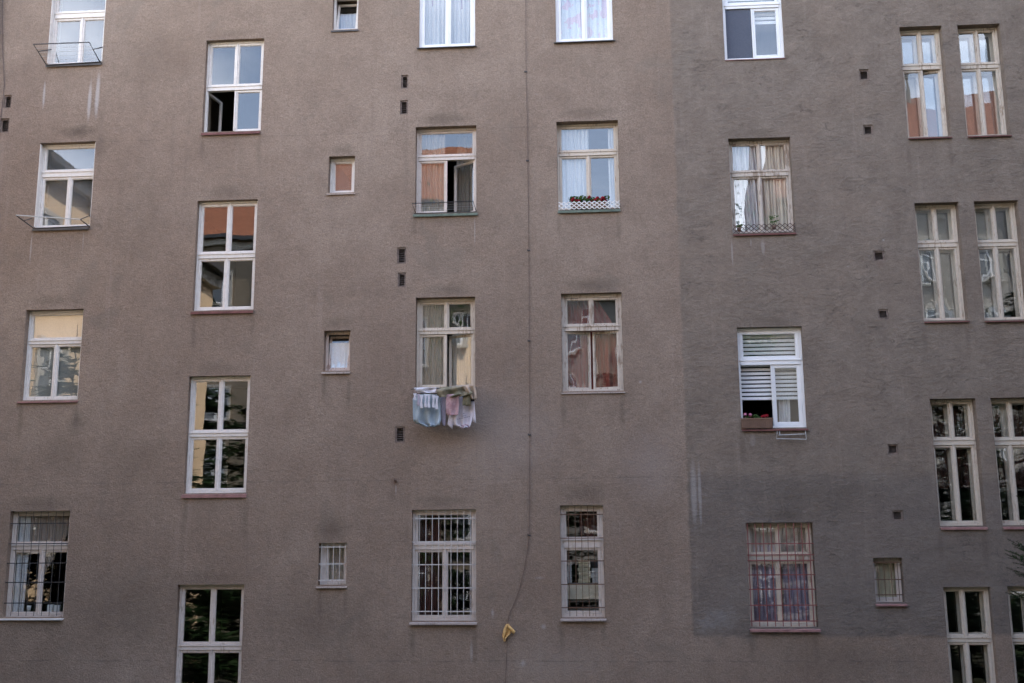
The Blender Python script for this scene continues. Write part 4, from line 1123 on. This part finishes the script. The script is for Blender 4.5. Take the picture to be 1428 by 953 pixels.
# ------------------------------------------------------------------ spruces
M['bark'] = simple('spruce_bark', (0.06, 0.042, 0.032), .95, .35, 12, bump=.6)
def needle_mat(name, a, b):
    return fabric(name, a, 0, .25, b, 3)
M['needle'] = needle_mat('spruce_needles', (0.022, 0.045, 0.018), (0.04, 0.07, 0.028))
def twig(m, stem, p, d, L, rr, nlen=.022, dens=110, side=True, droop=.1, rs=.004):
    """a twig: thin stem with needles all round"""
    d = d.normalized(); n = max(3, int(L * 8))
    pts = []; q = p.copy(); dd = d.copy()
    for i in range(n + 1):
        pts.append(q.copy()); q = q + dd * (L / n); dd = (dd + Vector((rr.uniform(-.06, .06), rr.uniform(-.06, .06), .05))).normalized()
    stem.tube([tuple(a) for a in pts], rs, 4, r2=rs * .5)
    N = int(L * dens)
    for i in range(N):
        f = rr.random() * n; k = min(int(f), n - 1); c = pts[k].lerp(pts[k + 1], f - k)
        ax = (pts[k + 1] - pts[k]).normalized()
        r = Vector((rr.gauss(0, 1), rr.gauss(0, 1), rr.gauss(0, 1))); r = (r - ax * r.dot(ax)).normalized()
        v = (ax * .75 + r).normalized() * nlen * rr.uniform(.7, 1.15)
        s = ax.cross(r) * nlen * .09
        m.v += [tuple(c - s), tuple(c + s), tuple(c + v)]; b = len(m.v) - 3; m.f.append((b, b + 1, b + 2))
    return pts
def bough(m, stem, p, d, L, rr, nlen, dens, sub=True, step=.09, r0=.012):
    d = d.normalized()
    n = max(4, int(L * 6)); pts = []; q = p.copy(); dd = d.copy()
    for i in range(n + 1):
        pts.append(q.copy()); q = q + dd * (L / n)
        dd = (dd + Vector((rr.uniform(-.05, .05), rr.uniform(-.05, .05), -.04 + .16 * i / n))).normalized()
    stem.tube([tuple(a) for a in pts], r0, 5, r2=r0 * .3)
    t = .1
    while t < L:
        f = t / L * n; k = min(int(f), n - 1); c = pts[k].lerp(pts[k + 1], f - k)
        ax = (pts[k + 1] - pts[k]).normalized()
        sd = ax.cross(Vector((0, 0, 1))).normalized()
        for sgn in (1, -1):
            if rr.random() < .12: continue
            ll = min(.55, (L - t) * .55 + .10) * rr.uniform(.65, 1.1)
            dv = (ax * rr.uniform(.7, 1.1) + sd * sgn * rr.uniform(.6, 1.0) + Vector((0, 0, rr.uniform(-.25, .2)))).normalized()
            tp = twig(m, stem, c, dv, ll, rr, nlen, dens)
            if ll > .24 and sub:
                for h in (.35, .6):
                    kk = int(h * (len(tp) - 1)); a2 = (tp[kk + 1] - tp[kk]).normalized(); s2 = a2.cross(Vector((0, 0, 1))).normalized()
                    for sg in (1, -1):
                        twig(m, stem, tp[kk], (a2 + s2 * sg * .8), ll * .42, rr, nlen, dens)
        t += step * rr.uniform(.7, 1.3)
    twig(m, stem, pts[-1], (pts[-1] - pts[-2]), .12, rr, nlen, dens)
def near_spruce():
    rr = random.Random(21)
    ty = -5.0
    tx = 7.55
    root = empty('spruce_tree', (tx, ty, 0), 'dark green spruce reaching into the lower right corner', 'tree')
    H = 7.4
    tr = MB().tube([(0, 0, 0), (.02, 0, 2.5), (-.01, .01, 5), (0, 0, H)], .13, 10, r2=.012)
    tr.build('trunk', M['bark'], root, True)
    m = MB(); st = MB()
    def aim(px, py, y, zs, dens=300, step=.07, extra=0.0):
        x, z = P(px, py, y)
        tip = Vector((x - tx, y - ty, z)); base = Vector((0, 0, z + zs))
        d = tip - base
        bough(m, st, base, d, d.length - .05, rr, .030, dens, True, step)
    # boughs whose tips show in the photograph
    aim(1405, 762, -5.1, -.45); aim(1402, 776, -4.7, -.25); aim(1399, 783, -5.3, -.2); aim(1410, 800, -5.0, -.1)
    aim(1419, 838, -5.2, .0); aim(1412, 832, -4.8, .05); aim(1424, 700, -5.0, -.5); aim(1421, 950, -5.0, .1); aim(1404, 1000, -4.9, .1)
    # the rest of the whorls, mostly outside the frame
    z = 1.0
    while z < H - .15:
        R0 = 1.75 * (1 - z / H) ** .8 + .12
        n = 6
        a0 = rr.uniform(0, 6.28)
        for i in range(n):
            a = a0 + 6.28 * i / n + rr.uniform(-.2, .2)
            L = R0 * rr.uniform(.8, 1.05)
            if math.cos(a) < -.35 and z > 2.2: L = min(L, .75)
            bough(m, st, Vector((0, 0, z)), Vector((math.cos(a), math.sin(a), .12)), L, rr, .034, 130, False, .12)
        z += .42
    st.build('branches', M['bark'], root); m.build('crown', M['needle'], root)
near_spruce()

def far_conifer(name, loc, H, rad, label, seed, gap=.5, droop=-.12):
    """a conifer across the yard: ragged layered boughs of needle sprays"""
    rr = random.Random(seed)
    root = empty(name, loc, label, 'tree')
    MB().tube([(0, 0, 0), (rr.uniform(-.2, .2), 0, H * .5), (0, 0, H)], .22, 9, r2=.02).build('trunk', M['bark'], root, True)
    m = MB(); st = MB()
    z = H * .12
    while z < H - .2:
        R0 = rad * (1 - (z / H) ** 1.3) + .25
        for i in range(rr.choice((5, 6, 7))):
            a = rr.uniform(0, 6.28); L = R0 * rr.uniform(.55, 1.15)
            d = Vector((math.cos(a), math.sin(a), droop + rr.uniform(-.05, .12)))
            p0 = Vector((0, 0, z + rr.uniform(-.2, .2)))
            tip = p0 + d * L + Vector((0, 0, L * .08))
            st.tube([tuple(p0), tuple(p0 + d * L * .5), tuple(tip)], .035, 4, r2=.008)
            nn = int(L * 40)
            for k in range(nn):
                t = rr.uniform(.15, 1.03); c = p0.lerp(tip, t) + Vector((rr.gauss(0, .12), rr.gauss(0, .12), rr.gauss(0, .07))) * (1.1 + L * .25 * (1 - t))
                ang = a + rr.uniform(-1.1, 1.1)
                v = Vector((math.cos(ang), math.sin(ang), rr.uniform(-.35, .25))) * rr.uniform(.2, .5)
                s = Vector((-math.sin(ang), math.cos(ang), rr.uniform(-.6, .6))) * rr.uniform(.045, .105)
                m.v += [tuple(c - s), tuple(c + s), tuple(c + v)]; b = len(m.v) - 3; m.f.append((b, b + 1, b + 2))
        z += gap * rr.uniform(.7, 1.3)
    st.build('branches', M['bark'], root); m.build('crown', M['needle'], root)
far_conifer('pine_tree', (-17.5, -25.5, 0), 17.5, 3.6, 'tall ragged conifer across the yard, mirrored in the stair windows', 3)
far_conifer('pine_tree', (-25.5, -27, 0), 15.0, 3.8, 'shorter conifer across the yard, mirrored at the far left', 4)
far_conifer('pine_tree', (15.5, -23.5, 0), 10.5, 3.6, 'conifer across the yard, mirrored in the dark narrow windows', 6)
far_conifer('pine_tree', (-6.5, -26.0, 0), 10.0, 3.0, 'low conifer across the yard behind the viewer', 9)
far_conifer('pine_tree', (-12.4, -4.6, 0), 10.2, 2.2, 'conifer added for shade beside the left wing, outside the picture', 12)  # this and the next two are added to shade the lower wall sides
far_conifer('pine_tree', (-12.0, -9.0, 0), 10.2, 2.8, 'dark conifer added for shade beside the left wing, mirrored at the lower left', 14)
far_conifer('pine_tree', (12.0, -4.8, 0), 13.0, 2.9, 'conifer added for shade beside the right wing, outside the picture', 15)
for q_, (tx_, ty_, th_, tr_, tl_) in enumerate([(-11.2, -22.6, 12.5, 3.3, 'broad conifer across the yard to the left'), (-1.2, -24.2, 11.5, 3.2, 'conifer straight behind the viewer'),
        (4.2, -22.8, 12.0, 3.2, 'conifer behind the viewer, a little to the right'), (9.8, -22.4, 12.5, 3.4, 'broad conifer across the yard to the right'),
        (-9.0, -13.2, 11.0, 3.0, 'conifer between the left wing and the viewer'), (8.7, -12.8, 11.0, 2.9, 'conifer between the right wing and the viewer'),
        (12.2, -9.5, 12.0, 2.8, 'conifer against the right wing'),
        (-11.3, -15.5, 10.5, 2.8, 'conifer by the left wing, farther from the wall'), (11.6, -15.0, 10.5, 2.7, 'conifer by the right wing, farther from the wall')]):
    far_conifer('pine_tree', (tx_, ty_, 0), th_, tr_, tl_ + ', added to darken the lower wall, seen only in reflections', 30 + q_)  # extra trees added to keep sky and facade light off the lower wall
def far_leafy(loc, H, rad, label, seed, n=5200):
    rr = random.Random(seed)
    root = empty('leafy_tree', loc, label, 'tree')
    tr = MB().tube([(0, 0, 0), (.15, 0, H * .3), (0, .1, H * .55)], .25, 9, r2=.12)
    tips = []
    for i in range(15):
        a = rr.uniform(0, 6.28); e = rr.uniform(.3, 1.0)
        p0 = Vector((0, .05, H * rr.uniform(.3, .55)))
        t = Vector((math.cos(a) * rad * (1.1 - e * .6), math.sin(a) * rad * (1.1 - e * .6), H * (.5 + .48 * e)))
        mid = p0.lerp(t, .5) + Vector((rr.uniform(-.3, .3), rr.uniform(-.3, .3), .3))
        tr.tube([tuple(p0), tuple(mid), tuple(t)], .08, 5, r2=.012)
        tips += [mid.lerp(t, .4), mid.lerp(t, .75), t]
    tr.build('trunk', M['bark'], root, True)
    m = MB()
    for i in range(n):
        c = rr.choice(tips) + Vector((rr.gauss(0, .55), rr.gauss(0, .55), rr.gauss(0, .45)))
        a = Vector((rr.gauss(0, 1), rr.gauss(0, 1), rr.gauss(0, 1))).normalized(); b = a.cross(Vector((rr.gauss(0, 1), rr.gauss(0, 1), 1))).normalized()
        s = rr.uniform(.06, .13)
        m.quad(tuple(c - a * s), tuple(c + b * s * .55), tuple(c + a * s), tuple(c - b * s * .55))
    m.build('crown', M['leaf'], root)
far_leafy((-4.2, -29, 0), 24.5, 2.6, 'tall thin leafy tree across the yard with twigs above the ridge', 5, 2600)
far_leafy((6.5, -30, 0), 21.0, 3.2, 'leafy tree across the yard left of the tall gabled block', 8)

# ------------------------------------------------------------------ houses across the yard (mirrored in the panes)
def stucco(name, c):
    return simple(name, c, .9, .1, 1.2, .15, bump=.3)
def tiles(name, c):
    k = NT(name); p = k.obj()
    w = k.n('ShaderNodeTexWave', Scale=3.0, Distortion=.6); k.set(w.inputs['Vector'], k.vec('MULTIPLY', p, (1, 0, 1.0)))
    w.bands_direction = 'Z'
    f = k.noise(p, 4, 5, .7)
    c2 = k.mix(k.mr(f, .3, .7), c, (c[0] * .6, c[1] * .6, c[2] * .6))
    c2 = k.mix(k.mr(w.outputs['Fac'], 0, 1, 0, .35), c2, (c[0] * .5, c[1] * .45, c[2] * .45))
    return k.done(k.bsdf(c2, .85, k.bump(w.outputs['Fac'], .5, .05), .2))
M['st_tan'] = stucco('tan_render', (0.27, 0.22, 0.16))
M['st_cream'] = stucco('peach_render', (0.74, 0.55, 0.36))
M['st_pale'] = stucco('pale_render', (0.30, 0.275, 0.245))
M['tiles_red'] = tiles('red_clay_tiles', (0.48, 0.20, 0.115))
M['tiles_dark'] = tiles('brown_red_tiles', (0.30, 0.15, 0.11))
M['tiles_grey'] = tiles('grey_slates', (0.13, 0.12, 0.125))
M['far_glass'] = simple('dark_window_glass', (0.10, 0.11, 0.12), .06, .1, 1, .8)
M['trim'] = simple('pale_window_surround', (0.50, 0.46, 0.40), .8, .06, 4)
def far_window_proto():
    w, h = 1.25, 1.95
    f = MB()
    f.box(-w/2-.16, -w/2, 0, .12, -.02, h+.16).box(w/2, w/2+.16, 0, .12, -.02, h+.16).box(-w/2, w/2, 0, .12, h, h+.16).box(-w/2-.25, w/2+.25, 0, .22, -.14, -.02)
    fm = f.mesh('window', M['trim'])
    s = MB()
    s.box(-w/2, -w/2+.08, 0, .05, 0, h).box(w/2-.08, w/2, 0, .05, 0, h).box(-w/2+.08, w/2-.08, 0, .05, 0, .08).box(-w/2+.08, w/2-.08, 0, .05, h-.08, h)
    s.box(-.06, .06, 0, .05, .08, h-.08).box(-w/2+.08, w/2-.08, 0, .055, h*.66, h*.66+.09)
    sm = s.mesh('sash', M['pvc'])
    g = MB().quad((-w/2, .012, 0), (w/2, .012, 0), (w/2, .012, h), (-w/2, .012, h)); gm = g.mesh('pane', M['far_glass'])
    return fm, sm, gm
FW = far_window_proto()
def far_house(label, loc, rotz, L, depth, eave, ridge, wall, roof, xs, zs, chimneys=()):
    """a house whose front is local y = 0 and faces +y; length along x"""
    root = empty('apartment_building', loc, label, 'building'); root.rotation_euler = (0, 0, rotz)
    MB().box(-L/2, L/2, -depth, 0, 0, eave).build('wall', wall, root)
    ov = .5
    rf = MB().prism([(ov, eave + .02), (-depth/2, ridge), (-depth - ov, eave + .02), (-depth - ov, eave - .12), (ov, eave - .12)][::-1], -L/2 - .3, L/2 + .3).build('roof', roof, root)
    MB().box(-L/2 - .3, L/2 + .3, ov + .002, ov + .16, eave - .18, eave + .02).build('gutter', M['sill_dark'], root)
    MB().box(-L/2, L/2, .002, .28, eave - .62, eave - .14).build('cornice', M['trim'], root)
    for (cx, cy, h) in chimneys:
        zr = ridge
        MB().box(cx - .45, cx + .45, cy - .35, cy + .35, eave + 1, zr + h).box(cx - .52, cx + .52, cy - .42, cy + .42, zr + h + .002, zr + h + .14).build('chimney', wall, rf)
    for z in zs:
        for x in xs:
            fo = bpy.data.objects.new('window', FW[0]); COL.objects.link(fo); fo.parent = root; fo.location = (x, .002, z)
            for nm, me in (('sash', FW[1]), ('pane', FW[2])):
                c = bpy.data.objects.new(nm, me); COL.objects.link(c); c.parent = fo; c.location = (0, 0, 0)
    return root
FY = -40.0
zs = [1.6 + 3.45 * i for i in range(7)]
far_house('tan block with red tiled roof across the yard, mirrored in the panes', (-15.5, FY, 0), 0, 21, 10, 23.0, 30.3, M['st_tan'], M['tiles_red'],
          [-9.0 + 3.0 * i for i in range(7)], zs[:6], [(0.4, -5, 1.0)])
far_house('lower pale block across the yard between two taller ones', (3.6, FY - .4, 0), 0, 16.6, 10, 19.4, 24.0, M['st_pale'], M['tiles_red'],
          [-6.6 + 3.2 * i for i in range(5)], [2.0 + 3.4 * i for i in range(5)], [(-3, -5, 1.2)])
far_house('taller pale block with brown tiles across the yard on the right', (27.4, FY - .6, 0), 0, 31, 12, 24.6, 33.0, M['st_pale'], M['tiles_dark'],
          [-13.6 + 3.1 * i for i in range(9)], [2.2 + 3.5 * i for i in range(6)], [(-6, -6, 1.5), (5, -6, 1.2)])
far_house('peach wing closing the yard on the left', (-14.3, -10.5, 0), R(-90), 17, 9, 15.2, 15.28, M['st_cream'], M['tiles_grey'],
          [-6.6 + 3.1 * i for i in range(5)], [1.4 + 3.4 * i for i in range(4)], [(2, -4, 1.4)])
far_house('unseen pale wing added on the right to block side sky', (14.6, -9.0, 0), R(90), 15, 9, 24.0, 28.0, M['st_pale'], M['tiles_dark'],
          [-5.5 + 3.2 * i for i in range(4)], [1.4 + 3.4 * i for i in range(6)])  # added out of view and built tall to cut sky light from the right

# ------------------------------------------------------------------ sky, sun, camera
SUN_EL, SUN_AZ = R(50), R(71)          # azimuth from +Y towards +X
w = bpy.data.worlds.new('World'); SC.world = w; w.use_nodes = True
nt = w.node_tree; nt.nodes.clear()
out = nt.nodes.new('ShaderNodeOutputWorld'); bg = nt.nodes.new('ShaderNodeBackground')
sky = nt.nodes.new('ShaderNodeTexSky'); sky.sky_type = 'NISHITA'; sky.sun_disc = False
sky.sun_elevation = SUN_EL; sky.sun_rotation = SUN_AZ; sky.dust_density = 1.6; sky.air_density = 1.0; sky.ozone_density = 1.0
tc = nt.nodes.new('ShaderNodeTexCoord')
mp = nt.nodes.new('ShaderNodeMapping'); mp.inputs['Scale'].default_value = (1.2, 1.2, 3.0)
nz = nt.nodes.new('ShaderNodeTexNoise'); nz.inputs['Scale'].default_value = 2.1; nz.inputs['Detail'].default_value = 7; nz.inputs['Roughness'].default_value = .55
mr = nt.nodes.new('ShaderNodeMapRange'); mr.interpolation_type = 'SMOOTHSTEP'
mr.inputs[1].default_value = .42; mr.inputs[2].default_value = .68; mr.inputs[3].default_value = 0.12; mr.inputs[4].default_value = .80
mixn = nt.nodes.new('ShaderNodeMix'); mixn.data_type = 'RGBA'
mixn.inputs[7].default_value = (11.5, 11.6, 12.0, 1)
nt.links.new(tc.outputs['Generated'], mp.inputs[0]); nt.links.new(mp.outputs[0], nz.inputs['Vector']); nt.links.new(nz.outputs[0], mr.inputs[0])
sep = nt.nodes.new('ShaderNodeSeparateXYZ'); nt.links.new(tc.outputs['Generated'], sep.inputs[0])
lowm = nt.nodes.new('ShaderNodeMapRange'); lowm.interpolation_type = 'SMOOTHSTEP'
lowm.inputs[1].default_value = .62; lowm.inputs[2].default_value = .30; lowm.inputs[3].default_value = .06; lowm.inputs[4].default_value = 1.0
nt.links.new(sep.outputs[2], lowm.inputs[0])
mul = nt.nodes.new('ShaderNodeMath'); mul.operation = 'MULTIPLY'
nt.links.new(mr.outputs[0], mul.inputs[0]); nt.links.new(lowm.outputs[0], mul.inputs[1])
nt.links.new(mul.outputs[0], mixn.inputs[0]); nt.links.new(sky.outputs[0], mixn.inputs[6]); nt.links.new(mixn.outputs[2], bg.inputs['Color'])
bg.inputs['Strength'].default_value = 0.14
nt.links.new(bg.outputs[0], out.inputs['Surface'])

sd = Vector((math.sin(SUN_AZ) * math.cos(SUN_EL), math.cos(SUN_AZ) * math.cos(SUN_EL), math.sin(SUN_EL)))
sl = bpy.data.lights.new('sun', 'SUN'); sl.energy = 2.6; sl.angle = R(0.55); sl.color = (1.0, .93, .83)
so = bpy.data.objects.new('sun', sl); COL.objects.link(so); so.location = (20, 20, 60); so.rotation_euler = (-sd).to_track_quat('-Z', 'Y').to_euler()

cam = bpy.data.cameras.new('camera'); co = bpy.data.objects.new('camera', cam); COL.objects.link(co)
rt, fw, up = CAM_M.col[0], CAM_M.col[1], CAM_M.col[2]
mw = Matrix(((rt.x, up.x, -fw.x, 0), (rt.y, up.y, -fw.y, -D0), (rt.z, up.z, -fw.z, CAMZ), (0, 0, 0, 1)))
co.matrix_world = mw
cam.sensor_width = 36.0; cam.lens = FPX / 1428.0 * 36.0; cam.clip_end = 1500; cam.clip_start = .05
SC.camera = co

SC.view_settings.view_transform = 'Standard'; SC.view_settings.look = 'None'
SC.view_settings.exposure = 2.56; SC.view_settings.gamma = 1.0
cy = SC.cycles
cy.max_bounces = 10; cy.diffuse_bounces = 4; cy.glossy_bounces = 5; cy.transmission_bounces = 6; cy.transparent_max_bounces = 20
cy.caustics_reflective = False; cy.caustics_refractive = False
cy.use_denoising = True
cy.sample_clamp_indirect = 4.0
